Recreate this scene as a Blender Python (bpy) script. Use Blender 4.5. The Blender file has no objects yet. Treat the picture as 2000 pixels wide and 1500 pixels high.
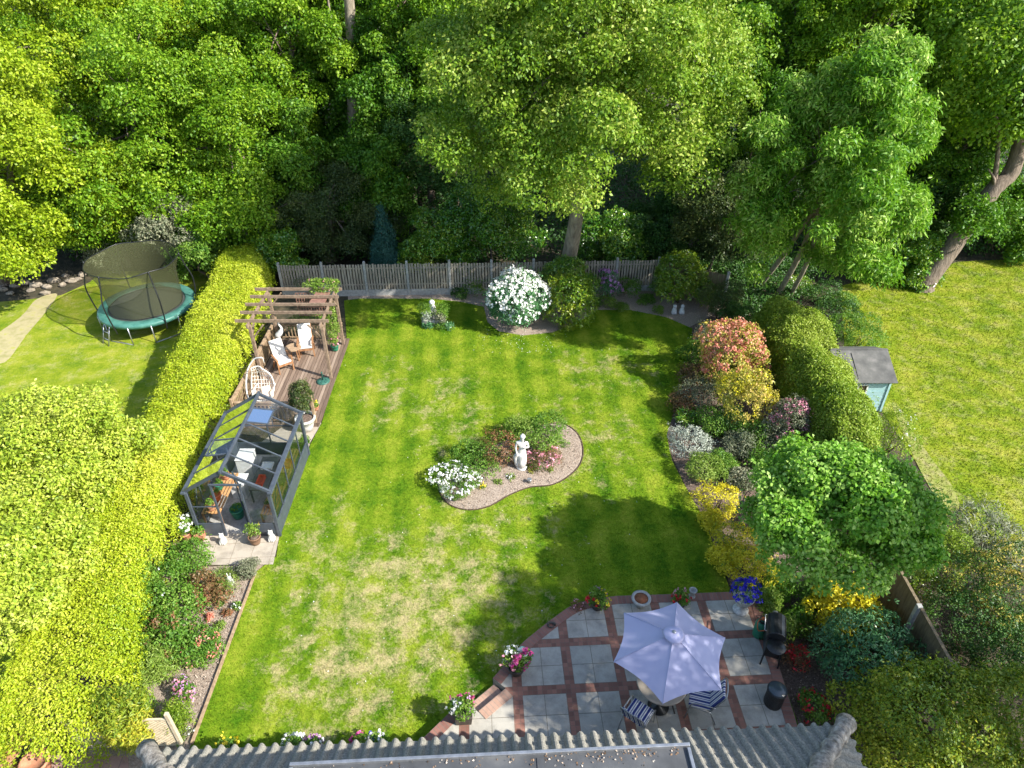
import bpy, bmesh, math, random
import numpy as np
from mathutils import Vector, Matrix
R = math.radians
pi = math.pi
scn = bpy.context.scene
COL = scn.collection

# ------------------------------------------------------------------ camera, sky, sun, exposure
CAMH, PITCH, FPX = 15.5, R(35.4), 1388.0
cam_d = bpy.data.cameras.new("camera")
cam_d.sensor_width = 36.0
cam_d.lens = FPX / 2000.0 * 36.0
cam_d.clip_start = 0.1
cam_d.clip_end = 2000
cam = bpy.data.objects.new("camera", cam_d)
COL.objects.link(cam)
cam.location = (0, 0, CAMH)
cam.rotation_euler = (pi / 2 - PITCH, 0, 0)
scn.camera = cam

SUN_EL = R(38)
SUN_DIR = Vector((math.cos(SUN_EL) * 0.906, -math.cos(SUN_EL) * 0.423, math.sin(SUN_EL))).normalized()
w = bpy.data.worlds.new("World")
scn.world = w
w.use_nodes = True
nt = w.node_tree
sky = nt.nodes.new('ShaderNodeTexSky')
sky.sky_type = 'NISHITA'
sky.sun_disc = False
sky.sun_elevation = SUN_EL
sky.sun_rotation = math.atan2(SUN_DIR.x, SUN_DIR.y)
nt.links.new(sky.outputs[0], nt.nodes['Background'].inputs[0])
nt.nodes['Background'].inputs[1].default_value = 0.15
sl = bpy.data.lights.new("sun", 'SUN')
sl.energy = 4.8
sl.angle = R(0.55)
sl.color = (1.0, 0.955, 0.87)
sun = bpy.data.objects.new("sun", sl)
COL.objects.link(sun)
sun.rotation_euler = SUN_DIR.to_track_quat('Z', 'Y').to_euler()
sun.location = (20, -10, 40)
scn.view_settings.view_transform = 'Standard'
scn.view_settings.look = 'None'
scn.view_settings.exposure = 1.15
scn.view_settings.gamma = 1.0
scn.cycles.max_bounces = 6
scn.cycles.transparent_max_bounces = 16

# ------------------------------------------------------------------ helpers
def P(px, py, z=0.0):
    """where the sight line through a photo pixel meets height z"""
    dx, dy = (px - 1000) / FPX, (750 - py) / FPX
    fy = math.cos(PITCH) + dy * math.sin(PITCH)
    fz = -math.sin(PITCH) + dy * math.cos(PITCH)
    t = (z - CAMH) / fz
    return Vector((dx * t, fy * t, z))
def PY(px, py, Y):
    """where it meets the upright plane at distance Y"""
    dx, dy = (px - 1000) / FPX, (750 - py) / FPX
    fy = math.cos(PITCH) + dy * math.sin(PITCH)
    fz = -math.sin(PITCH) + dy * math.cos(PITCH)
    t = Y / fy
    return Vector((dx * t, Y, CAMH + fz * t))
def MPP(p):
    return (p.y * math.cos(PITCH) + (CAMH - p.z) * math.sin(PITCH)) / FPX
GA = R(3.0)
U = Vector((math.cos(GA), math.sin(GA), 0))
V = Vector((-math.sin(GA), math.cos(GA), 0))
Z = Vector((0, 0, 1))

WL = {}
def tag(o, label=None, cat=None, group=None, kind=None):
    if label: o['label'] = label
    if cat: o['category'] = cat
    if group: o['group'] = group
    if kind: o['kind'] = kind
    return o
def thing(name, label, cat, loc, group=None):
    o = bpy.data.objects.new(name, None)
    o.empty_display_size = 0.3
    COL.objects.link(o)
    o.location = loc
    WL[o.name] = Vector(loc)
    return tag(o, label, cat, group)
def link_mesh(name, me, m, parent=None, loc=None):
    o = bpy.data.objects.new(name, me)
    COL.objects.link(o)
    if m is not None:
        me.materials.append(m)
    if parent is not None:
        o.parent = parent
        WL[o.name] = WL[parent.name].copy()
    else:
        o.location = loc if loc is not None else (0, 0, 0)
        WL[o.name] = Vector(o.location)
    return o
def copy_tree(o, parent=None):
    c = o.copy()
    COL.objects.link(c)
    if parent is not None:
        c.parent = parent
    for ch in [x for x in list(COL.objects) if x.parent == o]:
        copy_tree(ch, c)
    return c

class MB:
    def __init__(s):
        s.v = []; s.f = []; s.sm = []
    def add(s, vs, fs, smooth=False):
        n = len(s.v)
        s.v += [tuple(v) for v in vs]
        s.f += [tuple(i + n for i in f) for f in fs]
        s.sm += [smooth] * len(fs)
        return s
    def box(s, c, d, ax=None):
        c = Vector(c)
        if ax is None: ax = (Vector((1, 0, 0)), Vector((0, 1, 0)), Z)
        a, b, e = ax[0] * d[0] / 2, ax[1] * d[1] / 2, ax[2] * d[2] / 2
        vs = [c + a * i + b * j + e * k for k in (-1, 1) for j in (-1, 1) for i in (-1, 1)]
        return s.add(vs, [(0, 2, 3, 1), (4, 5, 7, 6), (0, 1, 5, 4), (2, 6, 7, 3), (0, 4, 6, 2), (1, 3, 7, 5)])
    def bar(s, a, b, w, h, up=Z):
        a, b = Vector(a), Vector(b)
        d = b - a
        L = d.length
        d.normalize()
        sd = d.cross(up)
        if sd.length < 1e-3: sd = d.cross(Vector((1, 0, 0)))
        sd.normalize()
        u2 = sd.cross(d)
        return s.box((a + b) / 2, (w, L, h), (sd, d, u2))
    def tube(s, path, rad, seg=8, cap=True):
        path = [Vector(p) for p in path]
        if not hasattr(rad, '__len__'): rad = [rad] * len(path)
        n = len(path)
        vs = []
        prev = None
        for i, p in enumerate(path):
            d = (path[min(i + 1, n - 1)] - path[max(i - 1, 0)])
            if d.length < 1e-6: d = Z.copy()
            d.normalize()
            if prev is None:
                a = d.cross(Vector((0.3, 1, 0.2)))
                a.normalize()
            else:
                a = prev - d * prev.dot(d)
                a.normalize()
            prev = a
            b = d.cross(a)
            for k in range(seg):
                t = 2 * pi * k / seg
                vs.append(p + (a * math.cos(t) + b * math.sin(t)) * rad[i])
        fs = []
        for i in range(n - 1):
            for k in range(seg):
                k2 = (k + 1) % seg
                fs.append((i * seg + k, i * seg + k2, (i + 1) * seg + k2, (i + 1) * seg + k))
        if cap:
            fs.append(tuple(range(seg))[::-1])
            fs.append(tuple((n - 1) * seg + k for k in range(seg)))
        return s.add(vs, fs, True)
    def lathe(s, prof, c, seg=20, smooth=True, wob=0):
        c = Vector(c)
        vs = []
        for r, z in prof:
            for k in range(seg):
                t = 2 * pi * k / seg
                rr = r * (1 + wob * math.sin(3 * t + z * 9))
                vs.append(c + Vector((rr * math.cos(t), rr * math.sin(t), z)))
        fs = []
        for i in range(len(prof) - 1):
            for k in range(seg):
                k2 = (k + 1) % seg
                fs.append((i * seg + k, i * seg + k2, (i + 1) * seg + k2, (i + 1) * seg + k))
        fs.append(tuple(range(seg))[::-1])
        fs.append(tuple((len(prof) - 1) * seg + k for k in range(seg)))
        return s.add(vs, fs, smooth)
    def ball(s, c, r, seg=12, rings=8, sc=(1, 1, 1)):
        c = Vector(c)
        prof = [(r * math.sin(pi * i / rings), -r * math.cos(pi * i / rings)) for i in range(rings + 1)]
        prof[0] = (r * .02, -r); prof[-1] = (r * .02, r)
        vs0 = len(s.v)
        s.lathe(prof, (0, 0, 0), seg)
        for i in range(vs0, len(s.v)):
            v = s.v[i]
            s.v[i] = (c.x + v[0] * sc[0], c.y + v[1] * sc[1], c.z + v[2] * sc[2])
        return s
    def prism(s, poly, z0, z1):
        n = len(poly)
        vs = [Vector((p[0], p[1], z0)) for p in poly] + [Vector((p[0], p[1], z1)) for p in poly]
        fs = [(i, (i + 1) % n, n + (i + 1) % n, n + i) for i in range(n)]
        fs += [tuple(range(n))[::-1], tuple(range(n, 2 * n))]
        return s.add(vs, fs)
    def build(s, name, m, parent=None, bevel=0, solid=0):
        off = WL[parent.name] if parent is not None else Vector((0, 0, 0))
        me = bpy.data.meshes.new(name)
        me.from_pydata([(v[0] - off.x, v[1] - off.y, v[2] - off.z) for v in s.v], [], s.f)
        me.polygons.foreach_set('use_smooth', s.sm)
        me.update()
        o = link_mesh(name, me, m, parent)
        if solid:
            md = o.modifiers.new('solid', 'SOLIDIFY'); md.thickness = solid; md.offset = 0
        if bevel:
            md = o.modifiers.new('bevel', 'BEVEL'); md.width = bevel; md.segments = 2; md.limit_method = 'ANGLE'
        return o

def catmull(pts, n=6, closed=False):
    pts = [Vector(p) for p in pts]
    out = []
    N = len(pts)
    rng_ = range(N if closed else N - 1)
    for i in rng_:
        if closed:
            p0, p1, p2, p3 = pts[(i - 1) % N], pts[i], pts[(i + 1) % N], pts[(i + 2) % N]
        else:
            p0, p1, p2, p3 = pts[max(i - 1, 0)], pts[i], pts[i + 1], pts[min(i + 2, N - 1)]
        for k in range(n):
            t = k / n
            out.append(0.5 * ((2 * p1) + (p2 - p0) * t + (2 * p0 - 5 * p1 + 4 * p2 - p3) * t * t + (3 * p1 - p0 - 3 * p2 + p3) * t ** 3))
    if not closed: out.append(pts[-1])
    return out
def sheet(name, poly, z, m, kind='structure'):
    bm = bmesh.new()
    vs = [bm.verts.new((p[0], p[1], z)) for p in poly]
    f = bm.faces.new(vs)
    if f.calc_area() and f.normal.z < 0: f.normal_flip()
    bm.normal_update()
    if bm.faces[0:][0].normal.z < 0: bmesh.ops.reverse_faces(bm, faces=bm.faces)
    bmesh.ops.triangulate(bm, faces=bm.faces)
    me = bpy.data.meshes.new(name); bm.to_mesh(me); bm.free()
    o = link_mesh(name, me, m)
    tag(o, kind=kind)
    return o
def inpoly(x, y, poly):
    r = np.zeros(len(x), bool)
    n = len(poly)
    j = n - 1
    for i in range(n):
        xi, yi, xj, yj = poly[i][0], poly[i][1], poly[j][0], poly[j][1]
        c = ((yi > y) != (yj > y)) & (x < (xj - xi) * (y - yi) / (yj - yi + 1e-12) + xi)
        r ^= c
        j = i
    return r

# ------------------------------------------------------------------ materials
def newmat(name):
    m = bpy.data.materials.new(name)
    m.use_nodes = True
    n = m.node_tree.nodes
    return m, n, m.node_tree.links, n['Principled BSDF']
def nd(n, t, **kw):
    x = n.new(t)
    for k, v in kw.items(): setattr(x, k, v)
    return x
def c4(c): return (c[0], c[1], c[2], 1)
def ramp(n, cols, pos=None):
    r = n.new('ShaderNodeValToRGB')
    e = r.color_ramp.elements
    while len(e) < len(cols): e.new(0.5)
    for i, c in enumerate(cols):
        e[i].position = pos[i] if pos else i / (len(cols) - 1)
        e[i].color = c4(c)
    return r
def noise(n, l, vec, scale, detail=4, rough=.6):
    x = n.new('ShaderNodeTexNoise')
    x.inputs['Scale'].default_value = scale
    x.inputs['Detail'].default_value = detail
    x.inputs['Roughness'].default_value = rough
    if vec is not None: l.new(vec, x.inputs['Vector'])
    return x
def mixc(n, l, fac, a, b, mode='MIX'):
    x = n.new('ShaderNodeMix'); x.data_type = 'RGBA'; x.blend_type = mode
    for sock, v in ((x.inputs[0], fac), (x.inputs[6], a), (x.inputs[7], b)):
        if isinstance(v, (int, float)): sock.default_value = v
        elif isinstance(v, tuple): sock.default_value = c4(v)
        else: l.new(v, sock)
    return x.outputs[2]
def mth(n, l, op, a, b=0.0, c=None, clamp=False):
    x = n.new('ShaderNodeMath'); x.operation = op; x.use_clamp = clamp
    for i, v in enumerate((a, b) if c is None else (a, b, c)):
        if isinstance(v, (int, float)): x.inputs[i].default_value = v
        else: l.new(v, x.inputs[i])
    return x.outputs[0]
def bump(n, l, h, b, strength=.4, dist=.02):
    x = n.new('ShaderNodeBump'); x.inputs['Strength'].default_value = strength; x.inputs['Distance'].default_value = dist
    l.new(h, x.inputs['Height']); l.new(x.outputs[0], b.inputs['Normal'])
def pmat(name, c1, c2, scale=8, rough=.7, bmp=.3, metal=0, spec=.4, streak=None, c3=None, dist=.01):
    m, n, l, b = newmat(name)
    tc = n.new('ShaderNodeTexCoord')
    vec = tc.outputs['Object']
    if streak:
        mp = n.new('ShaderNodeMapping'); mp.inputs['Scale'].default_value = streak
        l.new(vec, mp.inputs[0]); vec = mp.outputs[0]
    nz = noise(n, l, vec, scale, 6)
    r = ramp(n, [c1, c2] if c3 is None else [c1, c2, c3], [.32, .68] if c3 is None else [.3, .55, .72])
    l.new(nz.outputs[0], r.inputs[0])
    l.new(r.outputs[0], b.inputs['Base Color'])
    b.inputs['Roughness'].default_value = rough
    b.inputs['Metallic'].default_value = metal
    b.inputs['Specular IOR Level'].default_value = spec
    if bmp:
        n2 = noise(n, l, vec, scale * 3, 5)
        bump(n, l, n2.outputs[0], b, bmp, dist)
    return m
def leafmat(name, c0, c1, c2, trans=.35, rough=.5, spec=.35):
    m, n, l, b = newmat(name)
    at = nd(n, 'ShaderNodeAttribute', attribute_name='tint')
    r = ramp(n, [c0, c1, c2], [0.0, .5, 1.0])
    l.new(at.outputs['Fac'], r.inputs[0])
    l.new(r.outputs[0], b.inputs['Base Color'])
    b.inputs['Roughness'].default_value = rough
    b.inputs['Specular IOR Level'].default_value = spec
    t = n.new('ShaderNodeBsdfTranslucent')
    l.new(mixc(n, l, .5, r.outputs[0], (c1[0] * 1.3, c1[1] * 1.35, c1[2] * .5)), t.inputs[0])
    mx = n.new('ShaderNodeMixShader'); mx.inputs[0].default_value = trans
    l.new(b.outputs[0], mx.inputs[1]); l.new(t.outputs[0], mx.inputs[2])
    l.new(mx.outputs[0], n['Material Output'].inputs[0])
    return m
def plain(name, c, rough=.6, metal=0, spec=.5):
    return pmat(name, tuple(x * .85 for x in c), tuple(min(1, x * 1.12) for x in c), 14, rough, .08, metal, spec)

M = {}
M['white'] = pmat('white_paint', (.56, .55, .52), (.68, .67, .65), 9, .5, .15)
M['stone_white'] = pmat('white_stone', (.48, .47, .44), (.70, .69, .66), 12, .8, .35)
M['marble'] = pmat('aged_marble', (.33, .32, .30), (.70, .69, .66), 10, .7, .5)
M['cushion'] = pmat('cream_cushion', (.54, .52, .47), (.62, .59, .55), 6, .9, .2)
M['beige_cushion'] = pmat('beige_cushion', (.55, .42, .32), (.68, .55, .43), 7, .9, .3)
M['teak'] = pmat('warm_wood', (.20, .09, .04), (.36, .19, .09), 12, .6, .3, streak=(1, 1, .2))
M['deck'] = None
M['pergola'] = pmat('weathered_timber', (.13, .09, .06), (.28, .20, .14), 9, .75, .4)
M['rail'] = pmat('railing_timber', (.20, .13, .08), (.40, .29, .18), 10, .75, .4)
M['brown_panel'] = pmat('brown_trellis', (.16, .08, .06), (.27, .15, .11), 10, .7, .3)
M['fence'] = pmat('grey_fence_boards', (.20, .17, .13), (.40, .355, .28), 5, .85, .5, streak=(3, 3, .35))
M['fence_dark'] = pmat('brown_fence_boards', (.10, .075, .045), (.22, .17, .10), 6, .85, .5, streak=(3, 3, .4))
M['concrete'] = pmat('grey_concrete', (.26, .26, .24), (.42, .41, .38), 10, .85, .3)
M['bark'] = pmat('grey_brown_bark', (.10, .075, .055), (.27, .21, .16), 5, .9, .9, streak=(2, 2, .4), dist=.05)
M['bark_pale'] = pmat('pale_bark', (.16, .13, .09), (.36, .31, .23), 4, .9, .9, streak=(2, 2, .4), dist=.05)
M['stem'] = pmat('stem_wood', (.09, .06, .035), (.17, .12, .08), 14, .9, .3)
M['frame'] = pmat('anthracite_paint', (.045, .055, .07), (.07, .085, .105), 6, .4, .05)
M['terracotta'] = pmat('terracotta', (.38, .15, .08), (.52, .25, .15), 9, .8, .3)
M['black'] = pmat('black_paint', (.008, .009, .010), (.022, .024, .026), 20, .35, .05)
M['dark_pot'] = pmat('dark_pot', (.045, .038, .033), (.10, .085, .07), 12, .6, .3)
M['green_iron'] = pmat('green_iron', (.015, .07, .055), (.04, .13, .10), 14, .5, .3)
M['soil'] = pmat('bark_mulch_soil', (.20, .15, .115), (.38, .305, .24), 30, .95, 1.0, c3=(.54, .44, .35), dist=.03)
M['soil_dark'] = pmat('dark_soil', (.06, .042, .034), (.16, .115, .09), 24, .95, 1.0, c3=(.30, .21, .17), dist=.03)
M['litter'] = pmat('woodland_floor', (.02, .025, .012), (.06, .05, .028), 3, .95, 1.0, c3=(.11, .085, .05), dist=.06)
M['slabs'] = None
M['galv'] = pmat('grey_metal', (.28, .29, .30), (.42, .43, .44), 10, .35, .1, metal=.7)
M['felt'] = pmat('roofing_felt', (.06, .06, .058), (.11, .108, .10), 2.2, .95, .5, c3=(.17, .16, .15))
M['flatroof'] = pmat('flat_roof_felt', (.035, .037, .04), (.07, .073, .077), 1.3, .7, .3, c3=(.11, .11, .108))
M['teal'] = pmat('teal_paint', (.25, .42, .43), (.35, .51, .52), 5, .6, .1)
M['mesh_stone'] = pmat('rough_stone', (.16, .13, .10), (.34, .29, .22), 6, .9, .8)
M['wicker'] = pmat('white_wicker', (.55, .53, .47), (.78, .76, .70), 20, .7, .5)
M['orange_wood'] = pmat('cedar_staging', (.42, .20, .07), (.60, .34, .15), 8, .6, .3)
M['red'] = plain('red_plastic', (.5, .06, .03), .5)
M['orange'] = plain('orange_plastic', (.60, .14, .04), .5)
M['greenplastic'] = plain('green_plastic', (.02, .18, .10), .45)
M['glassgreen'] = plain('turquoise_glaze', (.25, .50, .47), .15)
M['rust'] = pmat('rusty_bowl', (.22, .07, .03), (.38, .15, .07), 14, .8, .4)
M['greystone'] = pmat('grey_stone', (.26, .25, .23), (.46, .44, .41), 12, .85, .5)
M['brown_glaze'] = pmat('brown_pot', (.14, .075, .045), (.25, .15, .09), 10, .6, .2)

def leafm(k, *a, **kw): M[k] = leafmat(k + '_leaves', *a, **kw)
leafm('gold', (.17, .28, .010), (.37, .45, .016), (.60, .62, .07), trans=.3)
leafm('gold2', (.15, .25, .015), (.37, .46, .04), (.58, .60, .13), trans=.3)
leafm('beech', (.06, .16, .006), (.15, .29, .010), (.33, .46, .03))
leafm('beech_bright', (.12, .22, .006), (.27, .38, .010), (.46, .53, .04))
leafm('oak', (.06, .15, .010), (.19, .32, .02), (.44, .50, .09))
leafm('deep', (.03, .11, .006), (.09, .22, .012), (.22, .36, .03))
leafm('chestnut', (.05, .17, .008), (.16, .34, .018), (.44, .56, .12))
leafm('round', (.08, .24, .012), (.20, .40, .035), (.40, .56, .14))
leafm('conifer', (.020, .045, .012), (.05, .085, .018), (.12, .14, .03), trans=.15)
leafm('blueconifer', (.012, .06, .045), (.025, .10, .075), (.05, .14, .09), trans=.15)
leafm('laurel', (.025, .10, .008), (.08, .21, .012), (.30, .40, .04), trans=.2, rough=.3, spec=.6)
leafm('laurel_gold', (.05, .14, .01), (.17, .27, .015), (.36, .40, .03), trans=.2, rough=.3, spec=.6)
leafm('mid', (.05, .14, .015), (.12, .25, .025), (.26, .38, .06))
leafm('lime', (.10, .20, .02), (.20, .31, .04), (.34, .42, .10))
leafm('yellow', (.40, .38, .012), (.66, .58, .02), (.82, .72, .06), trans=.25)
leafm('orangey', (.20, .26, .03), (.42, .38, .06), (.62, .42, .12), trans=.25)
leafm('redleaf', (.45, .13, .09), (.68, .26, .18), (.76, .46, .34), trans=.25)
leafm('dullred', (.10, .10, .03), (.20, .12, .05), (.36, .12, .07), trans=.25)
leafm('silver', (.22, .26, .20), (.36, .40, .33), (.52, .55, .48), trans=.1)
leafm('sage', (.09, .12, .06), (.17, .19, .11), (.30, .29, .19), trans=.2)
leafm('rhodo', (.03, .12, .045), (.08, .22, .08), (.20, .36, .16), trans=.2, rough=.35)
leafm('privet', (.07, .15, .010), (.23, .30, .02), (.52, .47, .04), trans=.25)
leafm('hedge', (.08, .16, .010), (.20, .31, .018), (.38, .45, .07))
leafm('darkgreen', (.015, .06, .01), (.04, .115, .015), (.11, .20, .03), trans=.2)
leafm('petal_white', (.70, .70, .70), (.80, .80, .80), (.84, .83, .80), trans=.2)
leafm('petal_pink', (.55, .16, .26), (.68, .28, .38), (.78, .48, .52), trans=.2)
leafm('petal_magenta', (.42, .04, .18), (.62, .07, .28), (.72, .18, .42), trans=.2)
leafm('petal_mauve', (.34, .14, .34), (.48, .24, .48), (.60, .38, .60), trans=.2)
leafm('petal_red', (.35, .01, .02), (.60, .02, .03), (.70, .05, .06), trans=.2)
leafm('petal_blue', (.02, .015, .32), (.04, .03, .55), (.10, .07, .68), trans=.2)
leafm('petal_yellow', (.60, .45, .02), (.75, .58, .02), (.80, .68, .08), trans=.2)
leafm('catkin', (.30, .32, .08), (.42, .40, .12), (.50, .46, .20))

# lawn
def lawn_mat(name, dry=1.0, stripes=1.0, base=((.045, .15, .003), (.145, .26, .008), (.30, .365, .03))):
    m, n, l, b = newmat(name)
    g = n.new('ShaderNodeNewGeometry')
    mp = n.new('ShaderNodeMapping'); mp.inputs['Rotation'].default_value = (0, 0, -GA)
    l.new(g.outputs['Position'], mp.inputs[0])
    vec = mp.outputs[0]
    sx = n.new('ShaderNodeSeparateXYZ'); l.new(vec, sx.inputs[0])
    wob = noise(n, l, vec, .5, 2)
    xx = mth(n, l, 'ADD', sx.outputs[0], mth(n, l, 'MULTIPLY', wob.outputs[0], .35))
    st = mth(n, l, 'SINE', mth(n, l, 'MULTIPLY', xx, 2 * pi / 1.04))
    st = mth(n, l, 'MULTIPLY_ADD', st, .9 * stripes, 0.0)
    st = mth(n, l, 'MAXIMUM', mth(n, l, 'MINIMUM', st, .5), -.5)
    n1 = noise(n, l, vec, .9, 5, .65)
    n2 = noise(n, l, vec, 9, 5, .7)
    n3 = noise(n, l, vec, 45, 3, .7)
    v = mth(n, l, 'MULTIPLY_ADD', st, .15, mth(n, l, 'MULTIPLY', n1.outputs[0], 1.05))
    v = mth(n, l, 'ADD', v, mth(n, l, 'MULTIPLY', n2.outputs[0], .50))
    v = mth(n, l, 'ADD', v, mth(n, l, 'MULTIPLY', n3.outputs[0], .30))
    v = mth(n, l, 'SUBTRACT', v, .45)
    r = ramp(n, list(base), [.22, .5, .78]); l.new(v, r.inputs[0])
    # scorched straw patches, densest in front of the patio and along two worn bands
    def blob(cx, cy, rx, ry):
        a = mth(n, l, 'DIVIDE', mth(n, l, 'SUBTRACT', sx.outputs[0], cx), rx)
        c = mth(n, l, 'DIVIDE', mth(n, l, 'SUBTRACT', sx.outputs[1], cy), ry)
        d = mth(n, l, 'ADD', mth(n, l, 'MULTIPLY', a, a), mth(n, l, 'MULTIPLY', c, c))
        return mth(n, l, 'SUBTRACT', 1.0, d, clamp=True)
    def toG(px, py):
        p = P(px, py); return (p.dot(U), p.dot(V))
    msk = None
    if dry > 0:
        for (px, py, rx, ry) in ((800, 1180, 5.0, 4.4), (700, 1300, 3.5, 3), (880, 800, 2.6, 4.6), (1130, 860, 3.8, 4), (760, 760, 1.6, 4), (1180, 720, 3.5, 2.5), (620, 1100, 2.4, 4), (950, 1030, 4, 2.5)):
            gx, gy = toG(px, py)
            q = blob(gx, gy, rx, ry)
            q = mth(n, l, 'MULTIPLY', q, .8 if py > 1150 else .58)
            msk = q if msk is None else mth(n, l, 'MAXIMUM', msk, q)
    d1 = noise(n, l, vec, 1.7, 6, .72)
    d2 = noise(n, l, vec, 16, 4, .8)
    dv = mth(n, l, 'MULTIPLY_ADD', d2.outputs[0], .42, d1.outputs[0])
    if msk is not None:
        dv = mth(n, l, 'MULTIPLY_ADD', msk, .36, dv)
        thr = .90
    else:
        thr = .72
    dm = mth(n, l, 'MULTIPLY', mth(n, l, 'SUBTRACT', dv, thr), 5.0, clamp=True)
    dm = mth(n, l, 'MULTIPLY', dm, .85 * (dry if dry > 0 else .55))
    col = mixc(n, l, dm, r.outputs[0], (.52, .43, .22))
    l.new(col, b.inputs['Base Color'])
    b.inputs['Roughness'].default_value = .9
    b.inputs['Specular IOR Level'].default_value = .15
    bump(n, l, mth(n, l, 'ADD', n3.outputs[0], n2.outputs[0]), b, .8, .05)
    return m
M['lawn'] = lawn_mat('striped_lawn', base=((.055, .155, .003), (.17, .27, .010), (.33, .38, .035)))
M['lawn2'] = lawn_mat('neighbour_lawn_grass', 0, .0, ((.08, .17, .004), (.22, .28, .012), (.40, .38, .06)))

def paving_mat(name, slab, band, mortar, s=.50, b_=.22, org=(0, 0), patio=True):
    m, n, l, b = newmat(name)
    g = n.new('ShaderNodeNewGeometry')
    mp = n.new('ShaderNodeMapping'); mp.inputs['Rotation'].default_value = (0, 0, -GA)
    l.new(g.outputs['Position'], mp.inputs[0])
    sx = n.new('ShaderNodeSeparateXYZ'); l.new(mp.outputs[0], sx.inputs[0])
    X = mth(n, l, 'SUBTRACT', sx.outputs[0], org[0]); Y = mth(n, l, 'SUBTRACT', sx.outputs[1], org[1])
    def pm(v, p):
        return mth(n, l, 'FLOORED_MODULO', v, p)
    per = 2 * s + b_
    if patio:
        xm, ym = pm(X, per), pm(Y, per)
        bx = mth(n, l, 'LESS_THAN', xm, b_); by = mth(n, l, 'LESS_THAN', ym, b_)
        isb = mth(n, l, 'MAXIMUM', bx, by)
        sxm = pm(mth(n, l, 'SUBTRACT', xm, b_), s); sym = pm(mth(n, l, 'SUBTRACT', ym, b_), s)
    else:
        isb = None; sxm = pm(X, s); sym = pm(Y, s)
    def edge(v, p, wd):
        e = mth(n, l, 'MINIMUM', v, mth(n, l, 'SUBTRACT', p, v))
        return mth(n, l, 'LESS_THAN', e, wd)
    joint = mth(n, l, 'MAXIMUM', edge(sxm, s, .006), edge(sym, s, .006))
    if patio:
        jb = mth(n, l, 'MAXIMUM', edge(pm(X, .11), .11, .005), edge(pm(Y, .11), .11, .005))
        joint = mth(n, l, 'ADD', mth(n, l, 'MULTIPLY', isb, mth(n, l, 'MULTIPLY', jb, .6)), mth(n, l, 'MULTIPLY', mth(n, l, 'SUBTRACT', 1.0, isb), joint))
    # each slab and brick slightly its own shade
    wn = n.new('ShaderNodeTexWhiteNoise'); wn.noise_dimensions = '2D'
    cx = n.new('ShaderNodeCombineXYZ')
    l.new(mth(n, l, 'FLOOR', mth(n, l, 'DIVIDE', X, s + (b_ / 2 if patio else 0))), cx.inputs[0])
    l.new(mth(n, l, 'FLOOR', mth(n, l, 'DIVIDE', Y, s + (b_ / 2 if patio else 0))), cx.inputs[1])
    l.new(cx.outputs[0], wn.inputs[0])
    wn2 = n.new('ShaderNodeTexWhiteNoise'); wn2.noise_dimensions = '2D'
    cx2 = n.new('ShaderNodeCombineXYZ')
    l.new(mth(n, l, 'FLOOR', mth(n, l, 'DIVIDE', X, .11)), cx2.inputs[0]); l.new(mth(n, l, 'FLOOR', mth(n, l, 'DIVIDE', Y, .11)), cx2.inputs[1])
    l.new(cx2.outputs[0], wn2.inputs[0])
    nz = noise(n, l, g.outputs['Position'], 3, 6, .7)
    nf = noise(n, l, g.outputs['Position'], 60, 3, .7)
    sc = mixc(n, l, wn.outputs[0], tuple(x * .88 for x in slab), slab)
    sc = mixc(n, l, mth(n, l, 'MULTIPLY', mth(n, l, 'SUBTRACT', nz.outputs[0], .42, clamp=True), 3.2), sc, tuple(x * .55 for x in slab))
    if patio:
        bc = mixc(n, l, wn2.outputs[0], tuple(x * .7 for x in band), tuple(x * 1.25 for x in band))
        sc = mixc(n, l, isb, sc, bc)
    sc = mixc(n, l, mth(n, l, 'MULTIPLY', nf.outputs[0], .3), sc, tuple(x * .5 for x in slab), 'MULTIPLY')
    sc = mixc(n, l, joint, sc, mortar)
    l.new(sc, b.inputs['Base Color'])
    b.inputs['Roughness'].default_value = .85
    bump(n, l, mth(n, l, 'SUBTRACT', nf.outputs[0], mth(n, l, 'MULTIPLY', joint, 2.0)), b, .5, .01)
    return m
PO = P(1209, 1349, .3)
M['slabs'] = paving_mat('patio_paving', (.47, .44, .38), (.27, .125, .09), (.14, .12, .09), org=(PO.dot(U), PO.dot(V)))
M['flags'] = paving_mat('stone_flags', (.48, .42, .34), (.3, .2, .1), (.20, .16, .11), s=.55, patio=False)
M['flags_pink'] = paving_mat('pink_flags', (.42, .27, .22), (.3, .2, .1), (.16, .12, .10), s=.40, patio=False)

def brick_mat(name, c1, c2, mortar, scale):
    m, n, l, b = newmat(name)
    uv = n.new('ShaderNodeTexCoord')
    bt = n.new('ShaderNodeTexBrick')
    bt.inputs['Color1'].default_value = c4(c1); bt.inputs['Color2'].default_value = c4(c2); bt.inputs['Mortar'].default_value = c4(mortar)
    bt.inputs['Scale'].default_value = 1.0
    bt.inputs['Brick Width'].default_value = scale[0]; bt.inputs['Row Height'].default_value = scale[1]
    bt.inputs['Mortar Size'].default_value = .006; bt.offset = scale[2]
    l.new(uv.outputs['UV'], bt.inputs['Vector'])
    nz = noise(n, l, uv.outputs['Object'], 12, 5)
    col = mixc(n, l, mth(n, l, 'MULTIPLY', nz.outputs[0], .55), bt.outputs[0], (.35, .3, .28), 'MULTIPLY')
    l.new(col, b.inputs['Base Color'])
    b.inputs['Roughness'].default_value = .85
    bump(n, l, mth(n, l, 'SUBTRACT', nz.outputs[0], bt.outputs['Fac']), b, .4, .01)
    return m
M['coping'] = brick_mat('red_brick_coping', (.33, .16, .12), (.24, .11, .085), (.2, .17, .14), (.10, .36, 0.0))
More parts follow.
